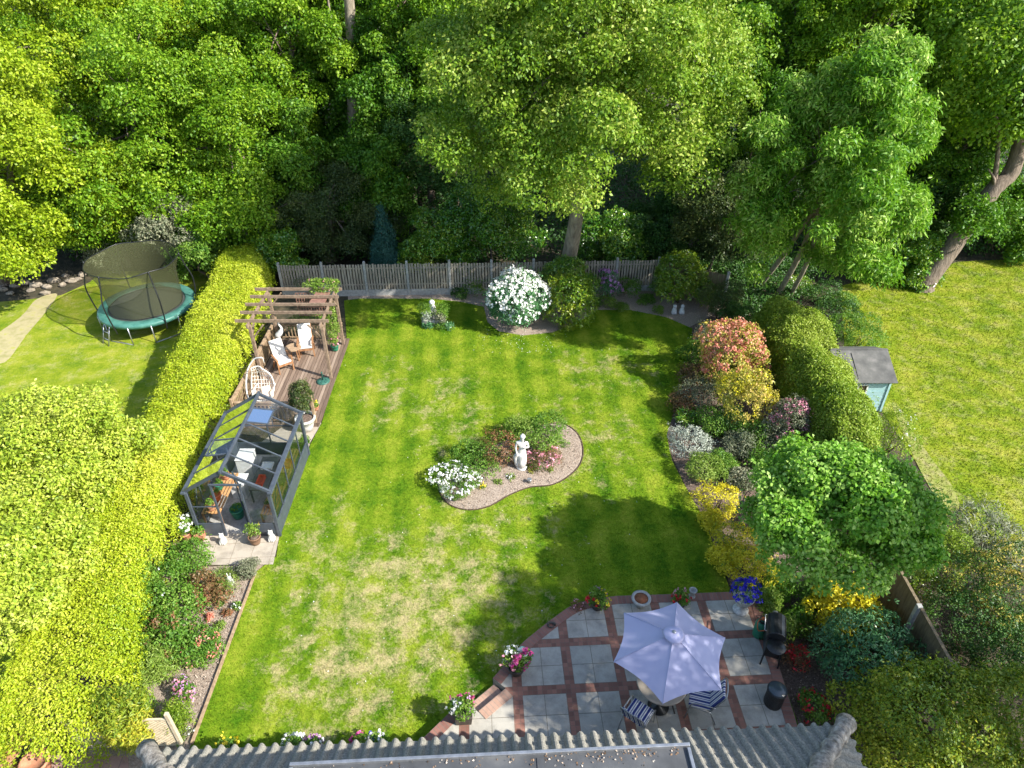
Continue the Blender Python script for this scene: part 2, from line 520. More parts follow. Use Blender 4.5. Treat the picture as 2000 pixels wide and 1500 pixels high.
M['step_brick'] = brick_mat('pale_brick', (.47, .30, .22), (.40, .24, .17), (.3, .25, .2), (.10, .30, 0.0))

def deck_mat():
    m, n, l, b = newmat('decking')
    g = n.new('ShaderNodeNewGeometry')
    sx = n.new('ShaderNodeSeparateXYZ'); l.new(g.outputs['Position'], sx.inputs[0])
    fl = mth(n, l, 'FLOOR', mth(n, l, 'DIVIDE', sx.outputs[0], .125))
    wn = n.new('ShaderNodeTexWhiteNoise'); wn.noise_dimensions = '1D'; l.new(fl, wn.inputs['W'])
    mp = n.new('ShaderNodeMapping'); mp.inputs['Scale'].default_value = (22, 1.2, 1); l.new(g.outputs['Position'], mp.inputs[0])
    nz = noise(n, l, mp.outputs[0], 2, 6)
    r = ramp(n, [(.09, .06, .045), (.18, .125, .09), (.31, .235, .18)], [.25, .5, .8])
    l.new(mth(n, l, 'MULTIPLY_ADD', wn.outputs[0], .5, mth(n, l, 'MULTIPLY', nz.outputs[0], .7)), r.inputs[0])
    l.new(r.outputs[0], b.inputs['Base Color']); b.inputs['Roughness'].default_value = .75
    bump(n, l, nz.outputs[0], b, .3, .01)
    return m
M['deck'] = deck_mat()

def tile_mat():
    m, n, l, b = newmat('concrete_pantiles')
    g = n.new('ShaderNodeNewGeometry')
    nz = noise(n, l, g.outputs['Position'], 2.2, 6, .7); nf = noise(n, l, g.outputs['Position'], 30, 5, .75)
    r = ramp(n, [(.10, .095, .08), (.23, .215, .18), (.38, .355, .30)], [.3, .5, .7]); l.new(nf.outputs[0], r.inputs[0])
    col = mixc(n, l, mth(n, l, 'MULTIPLY', mth(n, l, 'SUBTRACT', nz.outputs[0], .45, clamp=True), 2.2), r.outputs[0], (.17, .17, .13))
    l.new(col, b.inputs['Base Color']); b.inputs['Roughness'].default_value = .9
    bump(n, l, nf.outputs[0], b, .5, .01)
    return m
M['tiles'] = tile_mat()
M['mortar_hip'] = pmat('mossy_mortar', (.08, .07, .055), (.34, .30, .25), 9, .95, 1.0, c3=(.55, .50, .43), dist=.04)

def glass_mat():
    m, n, l, b = newmat('greenhouse_glass')
    gl = n.new('ShaderNodeBsdfGlossy'); gl.inputs['Roughness'].default_value = .12; gl.inputs[0].default_value = (.9, .95, 1, 1)
    tr = n.new('ShaderNodeBsdfTransparent'); tr.inputs[0].default_value = (.93, .96, .97, 1)
    fr = n.new('ShaderNodeFresnel'); fr.inputs[0].default_value = 1.5
    mx = n.new('ShaderNodeMixShader')
    l.new(mth(n, l, 'MULTIPLY_ADD', fr.outputs[0], .9, .07, clamp=True), mx.inputs[0]); l.new(tr.outputs[0], mx.inputs[1]); l.new(gl.outputs[0], mx.inputs[2])
    l.new(mx.outputs[0], n['Material Output'].inputs[0])
    return m
M['glass'] = glass_mat()
def net_mat():
    m, n, l, b = newmat('black_safety_net')
    d = n.new('ShaderNodeBsdfDiffuse'); d.inputs[0].default_value = (.075, .08, .04, 1)
    tr = n.new('ShaderNodeBsdfTransparent')
    mx = n.new('ShaderNodeMixShader'); mx.inputs[0].default_value = .5
    l.new(tr.outputs[0], mx.inputs[1]); l.new(d.outputs[0], mx.inputs[2]); l.new(mx.outputs[0], n['Material Output'].inputs[0])
    return m
M['net'] = net_mat()
def canopy_mat():
    m, n, l, b = newmat('shade_tinted_canvas')
    nz = noise(n, l, None, 3, 3)
    tc = n.new('ShaderNodeTexCoord'); l.new(tc.outputs['Object'], nz.inputs['Vector'])
    l.new(mixc(n, l, nz.outputs[0], (.40, .40, .58), (.50, .50, .68)), b.inputs['Base Color'])  # bluish lilac of skylit shade is put into the canvas colour
    b.inputs['Roughness'].default_value = .85
    t = n.new('ShaderNodeBsdfTranslucent'); t.inputs[0].default_value = (.6, .6, .75, 1)
    mx = n.new('ShaderNodeMixShader'); mx.inputs[0].default_value = .2
    l.new(b.outputs[0], mx.inputs[1]); l.new(t.outputs[0], mx.inputs[2]); l.new(mx.outputs[0], n['Material Output'].inputs[0])
    return m
M['canopy'] = canopy_mat()
def stripe_mat():
    m, n, l, b = newmat('blue_striped_fabric')
    tc = n.new('ShaderNodeTexCoord'); sx = n.new('ShaderNodeSeparateXYZ'); l.new(tc.outputs['Object'], sx.inputs[0])
    f = mth(n, l, 'FLOORED_MODULO', mth(n, l, 'ADD', sx.outputs[0], 5.03), .12)
    a = mth(n, l, 'LESS_THAN', f, .05); a2 = mth(n, l, 'LESS_THAN', mth(n, l, 'ABSOLUTE', mth(n, l, 'SUBTRACT', f, .085)), .008)
    l.new(mixc(n, l, mth(n, l, 'MAXIMUM', a, a2), (.72, .71, .70), (.03, .045, .20)), b.inputs['Base Color'])
    b.inputs['Roughness'].default_value = .9
    return m
M['stripe'] = stripe_mat()

# ------------------------------------------------------------------ foliage
def nrm(a): return a / (np.linalg.norm(a, axis=1, keepdims=True) + 1e-9)
def vnoise(p, f, rng):
    s = np.zeros(len(p))
    for k in range(5):
        d = rng.normal(size=3); d /= np.linalg.norm(d)
        s += np.sin(p @ d * f * (1 + .37 * k) + rng.uniform(0, 6.28)) / (1 + .3 * k)
    return s / 2.6
def leaf_mesh(name, C, N, T, m, parent, leaf=.1, per=10, spread=.2, aspect=.55, droop=.3, jit=.6, seed=0, curl=.3):
    rng = np.random.default_rng(seed)
    off = np.array(WL[parent.name]) if parent is not None else np.zeros(3)
    n = len(C)
    N = nrm(N)
    a = nrm(np.cross(N, rng.normal(size=(n, 3)))); b = np.cross(N, a)
    C = np.repeat(C, per, 0); N = np.repeat(N, per, 0); a = np.repeat(a, per, 0); b = np.repeat(b, per, 0); T = np.repeat(T, per)
    k = n * per
    an = rng.uniform(0, 2 * pi, k)[:, None]; rr = (spread * np.sqrt(rng.uniform(0, 1, k)))[:, None]
    rad = a * np.cos(an) + b * np.sin(an)
    c = C + rad * rr - N * (droop * rr * rr / max(spread, 1e-3)) + N * (rng.normal(size=(k, 1)) * leaf * .35)
    c[:, 2] -= (droop * .5 * rr * rr / max(spread, 1e-3))[:, 0]
    d = nrm(rad + rng.normal(size=(k, 3)) * .55 - np.array([0, 0, droop * .6]))
    ln = nrm(N + rng.normal(size=(k, 3)) * jit)
    sd = nrm(np.cross(ln, d)); ln = np.cross(d, sd)
    L = (leaf * rng.uniform(.65, 1.25, k))[:, None]; W = L * aspect * .5
    v = np.empty((k, 4, 3))
    v[:, 0] = c - d * L * .5
    v[:, 1] = c + sd * W + ln * W * curl
    v[:, 2] = c + d * L * .5 - ln * L * .12
    v[:, 3] = c - sd * W + ln * W * curl
    v = v.reshape(-1, 3) - off
    me = bpy.data.meshes.new(name)
    me.vertices.add(len(v)); me.vertices.foreach_set('co', v.astype(np.float32).ravel())
    me.loops.add(k * 4); me.loops.foreach_set('vertex_index', np.arange(k * 4, dtype=np.int32))
    me.polygons.add(k); me.polygons.foreach_set('loop_start', np.arange(0, k * 4, 4, dtype=np.int32))
    at = me.attributes.new('tint', 'FLOAT', 'FACE')
    at.data.foreach_set('value', np.clip(T + rng.normal(size=k) * .2, 0, 1).astype(np.float32))
    me.update(calc_edges=True)
    return link_mesh(name, me, m, parent)
def lobe_pts(lobes, n, rng, low=-.45, cull=.72, thick=.25):
    lobes = np.asarray(lobes, float)
    w_ = (lobes[:, 3] * lobes[:, 4] + lobes[:, 3] * lobes[:, 5]); w_ /= w_.sum()
    idx = rng.choice(len(lobes), int(n * 1.9), p=w_)
    d = nrm(rng.normal(size=(len(idx), 3)))
    d = d[d[:, 2] > low]; idx = idx[:len(d)]
    r = 1 - thick * rng.uniform(0, 1, len(d)) ** 2
    c = lobes[idx, :3]; q = lobes[idx, 3:]
    p = c + d * q * r[:, None]
    p += d * (q.mean(1) * .10 * vnoise(p, 3.2 / max(q.mean(), .2), rng))[:, None]
    N = nrm(d / q)
    keep = np.ones(len(p), bool)
    for j in range(len(lobes)):
        dd = (((p - lobes[j, :3]) / lobes[j, 3:]) ** 2).sum(1)
        keep &= ~((dd < cull * cull) & (idx != j))
    lt = rng.uniform(-.2, .2, len(lobes))
    T = .5 + lt[idx] + .12 * vnoise(p, 2.0, rng)
    p, N, T = p[keep][:n], N[keep][:n], T[keep][:n]
    return p, N, T
def make_lobes(c, r, n, rng, lr=.42, inner=.62, flat=.75):
    """lobe ellipsoids spread over an ellipsoid"""
    out = []
    ga = pi * (3 - math.sqrt(5))
    for i in range(n):
        zz = 1 - 1.75 * (i + .5) / n
        rr = math.sqrt(max(0, 1 - zz * zz)); t = ga * i + rng.uniform(-.4, .4)
        k = inner * rng.uniform(.8, 1.15)
        s = lr * rng.uniform(.75, 1.3)
        out.append((c[0] + r[0] * k * rr * math.cos(t), c[1] + r[1] * k * rr * math.sin(t), c[2] + r[2] * k * zz,
                    r[0] * s, r[1] * s, r[2] * s * flat))
    out.append((c[0], c[1], c[2], r[0] * .62, r[1] * .62, r[2] * .62))
    return out
def clump_lobes(c, r, n, rng, sub, flat=.6):
    """ragged crown: small flat leaf clumps on a few big limbs' masses"""
    n1 = max(6, n // 9)
    c = np.array(c, float); r = np.array(r, float)
    ga = pi * (3 - math.sqrt(5)); mains = []
    for i in range(n1):
        zz = 1 - 1.7 * (i + .5) / n1; rr = math.sqrt(max(0, 1 - zz * zz)); t = ga * i + rng.uniform(-.5, .5)
        k = rng.uniform(.5, .78)
        d = np.array([rr * math.cos(t), rr * math.sin(t), zz])
        mains.append((c + r * d * k, r * rng.uniform(.30, .46), d))
    mains.append((c, r * .5, np.array([0, 0, .3])))
    out = []
    for i in range(n):
        mc, mr, md = mains[i % len(mains)]
        d = rng.normal(size=3) * .8 + md * .7 + np.array([0, -.15, .25]); d /= np.linalg.norm(d)
        s = sub * rng.uniform(.6, 1.45)
        p = mc + mr * d * rng.uniform(.75, 1.28)
        out.append((p[0], p[1], p[2], s, s, s * flat * rng.uniform(.8, 1.2)))
    for mc, mr, md in mains:
        out.append((mc[0], mc[1], mc[2], mr[0] * .55, mr[1] * .55, mr[2] * .55))
    return out
def trunk_mesh(path, radii, limbs, rng, mat, parent, name='trunk', seg=10):
    mb = MB()
    path = catmull(path, 5)
    rr = np.interp(np.linspace(0, 1, len(path)), np.linspace(0, 1, len(radii)), radii)
    mb.tube(path, list(rr * (1 + rng.uniform(-.06, .06, len(rr)))), seg)
    for a, b, r0 in limbs:
        a, b = Vector(a), Vector(b)
        mid = (a + b) / 2 + Vector((rng.uniform(-.2, .2), rng.uniform(-.2, .2), rng.uniform(-.1, .35))) * (b - a).length * .5
        pp = catmull([a, mid, b], 4)
        mb.tube(pp, list(np.linspace(r0, r0 * .25, len(pp))), 6)
    return mb.build(name, mat, parent)
def tree(name, label, crown_c, rad, mat, base=None, n=4200, per=14, leaf=.16, spread=.42, nl=26, aspect=.6, droop=.35,
         seed=1, tr=.22, bark='bark', group=None, lr=.42, low=-.5, upb=.45, extra=None, cat='tree', flat=.68, stems=None, jit=.6, thick=.25, clump=True, sub=None):
    rng = np.random.default_rng(seed)
    c = Vector(crown_c)
    if base is None: base = (c.x, c.y + .3, 0)
    root = thing(name, label, cat, base, group)
    if sub is None: sub = .155 * (rad[0] * rad[1] * rad[2]) ** (1 / 3) if rad[0] > 2 else .27 * rad[0]
    lobes = clump_lobes(c, rad, int(nl * 4.2), rng, sub, flat) if clump else make_lobes(c, rad, nl, rng, lr, flat=flat)
    if extra: lobes += extra
    n = int(n * 1.35); per = max(6, int(per * .9)); leaf *= .86; spread *= .72
    p, N, T = lobe_pts(lobes, n, rng, low, thick=thick)
    N = nrm(N * (1 - upb) + np.array([0, 0, upb]) + rng.normal(size=N.shape) * .3)
    sh = rng.choice(len(p), len(p) // 14, replace=False)
    p[sh] += N[sh] * (rng.uniform(.1, .5, len(sh)) * min(1, rad[0] * .35))[:, None]
    leaf_mesh('crown', p, N, T, M[mat], root, leaf, per, spread, aspect, droop, jit, seed)
    b = Vector(base)
    if stems is None: stems = [(b, tr)]
    for sb, r0 in stems:
        sb = Vector(sb)
        top = c + Vector((0, 0, rad[2] * .45)) + (sb - b) * .6
        mid = sb.lerp(c, .5) + Vector((rng.uniform(-.25, .25), rng.uniform(-.2, .2), 0))
        limbs = []
        for i in rng.choice(len(lobes), min(12, len(lobes)), replace=False):
            q = Vector(lobes[i][:3]); t = rng.uniform(.35, .9)
            a = mid.lerp(top, t)
            limbs.append((a, q.lerp(a, .1), r0 * .34))
        trunk_mesh([sb - Vector((0, 0, .1)), sb + Vector((0, 0, .3)), mid, c, top], [r0 * 1.35, r0 * 1.05, r0 * .85, r0 * .55, r0 * .2], limbs, rng, M[bark], root)
    return root
def shrub(name, label, px, py, h, rx, mat, seed=1, leaf=.07, per=9, spread=.13, n=420, nl=11, aspect=.55, ry=None, flowers=None,
          cat='shrub', group=None, z0=0.0, upb=.3, lr=.5, low=-.3, tint=0, droop=.2, jit=.65, mix=None, flat=.85, stems=True, rz=None):
    """leafy bush: crown centred on the photo pixel (px,py) at height h*.5, half width rx px"""
    rng = np.random.default_rng(seed + 1000)
    n = int(n * (2.1 if 70 <= seed <= 76 else 1.35 if n < 500 else 1.1))
    c = P(px, py, z0 + h * .52)
    r = rx * MPP(c) * (1.1 if rx > 18 else 1)
    ry = r * (ry or 1.0)
    rzz = rz or h * .56
    root = thing(name, label, cat, (c.x, c.y, z0), group)
    lobes = make_lobes(c, (r, ry, rzz), nl, rng, lr, flat=flat)
    if nl > 6: lobes = [(a + rng.normal() * r * .10, b + rng.normal() * ry * .10, d + rng.normal() * rzz * .08, e * s_, f * s_, g * s_) for (a, b, d, e, f, g), s_ in zip(lobes, rng.uniform(.7, 1.18, len(lobes)))]
    p, N, T = lobe_pts(lobes, n, rng, low)
    sh = rng.choice(len(p), len(p) // 10, replace=False)
    p[sh] += N[sh] * (rng.uniform(.05, .25, len(sh)) * min(1, r * 1.2))[:, None]
    p[:, 2] = np.maximum(p[:, 2], z0 + .03)
    N2 = nrm(N * (1 - upb) + np.array([0, 0, upb]) + rng.normal(size=N.shape) * .2)
    leaf_mesh('foliage', p, N2, T + tint, M[mat], root, leaf, per, spread, aspect, droop, jit, seed)
    if mix:
        mm, cnt, top = mix
        q, QN, QT = lobe_pts(lobes, cnt * 3, rng, .0)
        s = q[:, 2] > z0 + h * top
        q, QN, QT = q[s][:cnt], QN[s][:cnt], QT[s][:cnt]
        leaf_mesh('young_leaves', q + QN * leaf * .5, QN, QT, M[mm], root, leaf, per, spread * .7, aspect, droop, jit, seed + 5)
    if flowers:
        for j, (fm, cnt, fs, fper, fsp) in enumerate(flowers):
            q, QN, QT = lobe_pts(lobes, cnt, rng, .05, thick=.05)
            q[:, 2] = np.maximum(q[:, 2], z0 + .06)
            leaf_mesh('blossom', q + QN * leaf * .8, QN, QT, M[fm], root, fs, fper, fsp, .9, .2, .5, seed + 9 + j, curl=.1)
    if stems:
        mb = MB()
        b = Vector((c.x, c.y, z0))
        for i in range(4):
            q = Vector(lobes[rng.integers(len(lobes))][:3])
            mb.tube([b + Vector((rng.uniform(-.05, .05), rng.uniform(-.05, .05), -.03)), b.lerp(q, .5) + Vector((rng.uniform(-.05, .05), 0, .05)), q], [.02 + h * .008, .014 + h * .004, .006], 5)
        mb.build('stems', M['stem'], root)
    return root
def hedge_run(name, label, path, mat, n, seed, leaf=.07, per=9, spread=.14, cat='hedge', upb=.25, pw=.5, bumpy=.12, aspect=.55):
    """path: (x, y, half_left, half_right, height)"""
    rng = np.random.default_rng(seed)
    A = np.array(path, float)
    seglen = np.r_[0, np.cumsum(np.hypot(np.diff(A[:, 0]), np.diff(A[:, 1])))]
    s = rng.uniform(0, seglen[-1], n)
    I = [np.interp(s, seglen, A[:, k]) for k in range(5)]
    e = .05
    dx = np.interp(np.clip(s + e, 0, seglen[-1]), seglen, A[:, 0]) - np.interp(np.clip(s - e, 0, seglen[-1]), seglen, A[:, 0])
    dy = np.interp(np.clip(s + e, 0, seglen[-1]), seglen, A[:, 1]) - np.interp(np.clip(s - e, 0, seglen[-1]), seglen, A[:, 1])
    L = np.hypot(dx, dy) + 1e-9; dx /= L; dy /= L
    rx, ry = dy, -dx
    th = rng.uniform(0, pi, n)
    cs, sn = np.cos(th), np.sin(th)
    hw = np.where(cs > 0, I[3], I[2])
    ex = np.sign(cs) * np.abs(cs) ** pw; ez = np.abs(sn) ** pw
    top = rng.uniform(0, 1, n) < .42
    eu = rng.uniform(-.97, .97, n)
    ez2 = np.sqrt(1 - np.abs(eu) ** (2 / pw)) ** pw
    ex = np.where(top, eu, ex); ez = np.where(top, ez2, ez); hw = np.where(ex > 0, I[3], I[2])
    endf = np.clip(np.minimum(s, seglen[-1] - s) / .5, 0, 1) ** .5
    dpt = 1 - .12 * rng.uniform(0, 1, n) ** 2
    x = I[0] + rx * ex * hw * (.6 + .4 * endf) * dpt; y = I[1] + ry * ex * hw * (.6 + .4 * endf) * dpt
    z = I[4] * ez * (.75 + .25 * endf) * dpt
    p = np.c_[x, y, z]
    N = nrm(np.c_[rx * ex ** 3, ry * ex ** 3, ez ** 5 + .05])
    p += N * (bumpy * (vnoise(p, 1.8, rng) + .6 * vnoise(p, 4.5, rng)))[:, None]
    T = .5 + .30 * vnoise(p, .8, rng) + .16 * vnoise(p, 2.5, rng)
    N2 = nrm(N * (1 - upb) + np.array([0, 0, upb]) + rng.normal(size=N.shape) * .2)
    sh = rng.choice(n, n // 40, replace=False)
    p[sh] += N2[sh] * rng.uniform(.08, .28, len(sh))[:, None]
    root = thing(name, label, cat, (A[0, 0], A[0, 1], 0))
    leaf_mesh('foliage', p, N2, T, M[mat], root, leaf, per, spread, aspect, .2, .65, seed)
    mb = MB()
    for k in range(0, int(seglen[-1] / .9)):
        t = (k + .5) * .9
        cx, cy, h = np.interp(t, seglen, A[:, 0]), np.interp(t, seglen, A[:, 1]), np.interp(t, seglen, A[:, 4])
        for j in range(3):
            mb.tube([(cx, cy, -.05), (cx + rng.uniform(-.2, .2), cy + rng.uniform(-.2, .2), h * .4), (cx + rng.uniform(-.5, .5), cy + rng.uniform(-.4, .4), h * .85)], [.045, .03, .012], 5)
    mb.build('stems', M['stem'], root)
    return root

# ================================================================== SETTING
def PL(pts, z=0.0): return [P(x, y, z) for x, y in pts]
gm = bpy.data.meshes.new('ground')
gm.from_pydata([(-300, -100, 0), (300, -100, 0), (300, 600, 0), (-300, 600, 0)], [], [(0, 1, 2, 3)])
tag(link_mesh('ground', gm, M['litter']), kind='structure')

lawn_out = [(330, 1560), (376, 1452), (500, 1118), (540, 1088), (545, 1050), (606, 870), (628, 828), (678, 668), (672, 588), (700, 584), (840, 584), (900, 590), (945, 600),
            (952, 630), (975, 648), (1022, 656), (1080, 650), (1130, 628), (1165, 606), (1230, 606), (1300, 620), (1352, 642), (1352, 680), (1338, 740),
            (1318, 800), (1302, 850), (1312, 900), (1338, 950), (1372, 1010), (1398, 1075), (1428, 1160), (1500, 1240), (1560, 1420), (1620, 1560)]
tag(sheet('lawn', PL(lawn_out), .02, M['lawn']), kind='structure')
sheet('left_flower_bed', PL([(340, 1520), (378, 1448), (498, 1120), (520, 1100), (400, 1108), (395, 1060), (340, 1060), (150, 1500)]), .012, M['soil'])
sheet('back_flower_bed', PL([(1050, 560), (1290, 560), (1400, 560), (1420, 640), (1352, 648), (1300, 622), (1228, 608), (1165, 608), (1130, 632), (1080, 655), (1022, 660), (960, 655), (930, 600), (680, 600), (680, 570)]), .008, M['soil'])
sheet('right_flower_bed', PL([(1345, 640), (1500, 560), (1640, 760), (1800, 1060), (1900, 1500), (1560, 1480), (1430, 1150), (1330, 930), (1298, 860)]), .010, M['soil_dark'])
# neighbour gardens
sheet('neighbour_lawn', PL([(-330, 1450), (-500, 700), (-420, 590), (0, 590), (60, 585), (120, 577), (175, 552), (200, 530), (480, 530), (410, 690), (320, 860), (130, 1300)]), .015, M['lawn2'])
rl = PL([(1640, 560), (1690, 545), (1800, 530), (1870, 512), (2000, 506), (2300, 500), (2700, 560), (2900, 900), (2500, 1250), (2100, 1110), (1980, 1090), (1860, 1030), (1800, 920), (1740, 830), (1650, 680)])
sheet('neighbour_lawn', rl, .015, M['lawn2'])
M['path'] = pmat('worn_earth_path', (.24, .23, .08), (.36, .31, .17), 2.5, .95, .6, c3=(.30, .30, .06))
M['worn'] = pmat('worn_ground', (.16, .22, .02), (.25, .25, .07), 3, .95, .6, c3=(.34, .29, .16))
sheet('path', catmull(PL([(-30, 700), (-30, 672), (40, 620), (72, 585), (112, 575), (88, 612), (52, 655), (10, 708)]), 5, True), .020, M['path'])
sheet('earth_strip', catmull(PL([(1742, 792), (1756, 795), (1782, 842), (1822, 900), (1858, 948), (1880, 1005), (1868, 1022), (1836, 985), (1800, 925), (1772, 865)]), 5, True), .020, M['worn'])
sheet('paved_yard', PL([(60, 1475), (250, 1478), (262, 1600), (-60, 1600)]), .016, M['flags_pink'])
sheet('stone_path', PL([(398, 1105), (396, 1046), (380, 960), (600, 800), (628, 828), (606, 866), (596, 905), (565, 990), (548, 1040), (534, 1104)]), .035, M['flags'])

# raised patio with brick edging
PZ = .30
partA = PL([(740, 1510), (828, 1442), (884, 1388), (912, 1366)], PZ)
arc = catmull(PL([(963, 1326), (978, 1308), (1015, 1263), (1043, 1238), (1079, 1210), (1117, 1184), (1155, 1172), (1205, 1165)], PZ), 6)
partC = arc + PL([(1300, 1162), (1430, 1157), (1478, 1158), (1485, 1180), (1520, 1300), (1557, 1420), (1590, 1560)], PZ)
riser = PL([(934, 1391), (989, 1345)], PZ)
rim = partA + riser + partC
mb = MB()
mb.prism([(p.x, p.y) for p in rim] + [(P(700, 1560, PZ).x, P(700, 1560, PZ).y)], -.02, PZ)
po = mb.build('patio', M['slabs']); tag(po, kind='structure')
def strip_uv(name, pts, wid, z0, z1, m, side=1, kind='structure', closed=False, parent=None):
    """a course of bricks following a line, outer edge on the line"""
    bm = bmesh.new(); uvl = bm.loops.layers.uv.new('UVMap')
    n = len(pts); a = []; acc = 0
    for i, p in enumerate(pts):
        q0, q1 = pts[max(i - 1, 0)], pts[min(i + 1, n - 1)]
        d = (q1 - q0); d.z = 0; d.normalize()
        nn = Vector((d.y, -d.x, 0)) * side
        if i: acc += (p - pts[i - 1]).length
        a.append((Vector((p.x, p.y, 0)) - nn * .012, Vector((p.x, p.y, 0)) + nn * wid, acc))
    for i in range(n - 1):
        (o0, i0, s0), (o1, i1, s1) = a[i], a[i + 1]
        def face(vs, uvs):
            f = bm.faces.new([bm.verts.new(v) for v in vs])
            for lp, uv in zip(f.loops, uvs): lp[uvl].uv = uv
        up0, up1 = Vector((0, 0, z1)), Vector((0, 0, z0))
        face([o0 + up0, o1 + up0, i1 + up0, i0 + up0], [(s0, 0), (s1, 0), (s1, wid), (s0, wid)])
        face([o0 + up1, o1 + up1, o1 + up0, o0 + up0], [(s0, 0), (s1, 0), (s1, z1 - z0), (s0, z1 - z0)])
        face([i0 + up1, i1 + up1, i1 + up0, i0 + up0], [(s0, 0), (s1, 0), (s1, z1 - z0), (s0, z1 - z0)])
    bmesh.ops.remove_doubles(bm, verts=bm.verts, dist=1e-4)
    bmesh.ops.recalc_face_normals(bm, faces=bm.faces)
    me = bpy.data.meshes.new(name); bm.to_mesh(me); bm.free()
    return tag(link_mesh(name, me, m), kind=kind)
strip_uv('patio_edging', partA, .23, -.02, PZ + .012, M['coping'])
strip_uv('patio_edging', partC, .23, -.02, PZ + .012, M['coping'])
strip_uv('patio_edging', [p + (riser[1] - riser[0]) * t for p, t in ((riser[0], .02), (riser[1], -.02))], .24, -.02, PZ + .014, M['step_brick'])
strip_uv('brick_step', PL([(913, 1381), (966, 1337)], .15), .31, -.02, .155, M['step_brick'])

# island bed in the lawn
isl = catmull(PL([(856, 938), (860, 965), (880, 988), (915, 997), (955, 990), (995, 968), (1035, 953), (1078, 948), (1112, 930), (1134, 905), (1138, 875), (1126, 846), (1096, 828), (1060, 832), (1020, 845), (985, 862), (940, 885), (890, 912)]), 7, True)
ctr = sum(isl, Vector()) / len(isl)
bm = bmesh.new()
rings = []
for k, (s, z) in enumerate(((1.0, .026), (.96, .045), (.8, .07), (.5, .085), (.2, .09))):
    rings.append([bm.verts.new((ctr.x + (p.x - ctr.x) * s, ctr.y + (p.y - ctr.y) * s, z)) for p in isl])
for a, b in zip(rings, rings[1:]):
    for i in range(len(isl)):
        j = (i + 1) % len(isl); bm.faces.new((a[i], a[j], b[j], b[i]))
bm.faces.new(rings[-1])
bmesh.ops.recalc_face_normals(bm, faces=bm.faces)
me = bpy.data.meshes.new('island_flower_bed'); bm.to_mesh(me); bm.free()
tag(link_mesh('island_flower_bed', me, M['soil']), kind='structure')
mb = MB()
mb.tube([Vector((p.x, p.y, .03)) for p in isl] + [Vector((isl[0].x, isl[0].y, .03))], .028, 5, False)
tag(mb.build('lawn_edging', pmat('cut_earth_edge', (.03, .02, .012), (.09, .06, .035), 20, .95, .5)), kind='structure')
# timber edging of the left border
mb = MB()
a, b = P(376, 1455), P(500, 1120)
mb.bar(a + Vector((0, 0, .04)), b + Vector((0, 0, .04)), .05, .12)
tag(mb.build('timber_edging', M['rail']), 'long low timber edging board between left flower bed and lawn', 'edging')

# grass blades standing on the lawns
def grass(name, poly, n, h, wd, m, holes=(), seed=3):
    rng = np.random.default_rng(seed)
    A = np.array([(p.x, p.y) for p in poly])
    lo, hi = A.min(0), A.max(0)
    hi[1] = min(hi[1], 34)
    x = rng.uniform(lo[0], hi[0], n); y = rng.uniform(lo[1], hi[1], n)
    k = inpoly(x, y, A)
    for hpoly in holes:
        k &= ~inpoly(x, y, np.array([(p.x, p.y) for p in hpoly]))
    x, y = x[k], y[k]; n = len(x)
    t = rng.uniform(0, 2 * pi, n); H = h * rng.uniform(.5, 1.2, n)
    dx, dy = np.cos(t) * wd, np.sin(t) * wd
    lx, ly = rng.normal(size=n) * h * .45, rng.normal(size=n) * h * .45
    v = np.empty((n, 3, 3))
    v[:, 0] = np.c_[x - dx, y - dy, np.full(n, .015)]
    v[:, 1] = np.c_[x + dx, y + dy, np.full(n, .015)]
    v[:, 2] = np.c_[x + lx, y + ly, .02 + H]
    me = bpy.data.meshes.new(name)
    me.vertices.add(n * 3); me.vertices.foreach_set('co', v.astype(np.float32).ravel())
    me.loops.add(n * 3); me.loops.foreach_set('vertex_index', np.arange(n * 3, dtype=np.int32))
    me.polygons.add(n); me.polygons.foreach_set('loop_start', np.arange(0, n * 3, 3, dtype=np.int32))
    me.update(calc_edges=True)
    return tag(link_mesh(name, me, m), kind='stuff')
tag(grass('lawn_grass', PL(lawn_out), 420000, .045, .008, M['lawn'], [isl, rim + [P(700, 1560, PZ)]]), 'short mown grass with dry patches on the main lawn', 'grass')
tag(grass('lawn_grass', rl, 200000, .07, .011, M['lawn2'], seed=8), 'longer yellow green grass of the right neighbour lawn', 'grass')

# ================================================================== HEDGES
def HP(px, py, hl, hr, h):
    p = P(px, py, h); return (p.x, p.y, hl, hr, h)
hedge_run('golden_hedge', 'long broad golden yellow clipped hedge running down the left side of the lawn',
          [HP(480, 468, 1.0, 1.2, 2.1), HP(455, 540, 1.1, 1.25, 2.1), HP(415, 620, 1.2, 1.2, 2.1), HP(375, 700, 1.2, 1.05, 2.1), HP(322, 800, 1.0, .9, 2.1),
           HP(262, 920, 1.1, .8, 2.1), HP(172, 1060, 1.3, .7, 2.15), HP(88, 1200, 1.9, .6, 2.15), HP(35, 1330, 1.9, .5, 2.1), HP(-15, 1440, 1.6, .4, 1.9)],
          'gold', 34000, 5, leaf=.065, per=9, spread=.14, bumpy=.14)
hedge_run('boundary_hedge', 'long loose green hedge between right flower border and the teal shed',
          [HP(1540, 585, 1.1, 1.1, 2.1), HP(1555, 625, 1.3, 1.1, 2.2), HP(1595, 690, 1.3, 1.0, 2.2), HP(1628, 765, 1.2, .6, 2.1), HP(1662, 835, 1.1, .5, 2.0), HP(1705, 900, .9, .5, 1.8)],
          'hedge', 21000, 6, leaf=.075, per=8, spread=.17, bumpy=.34)

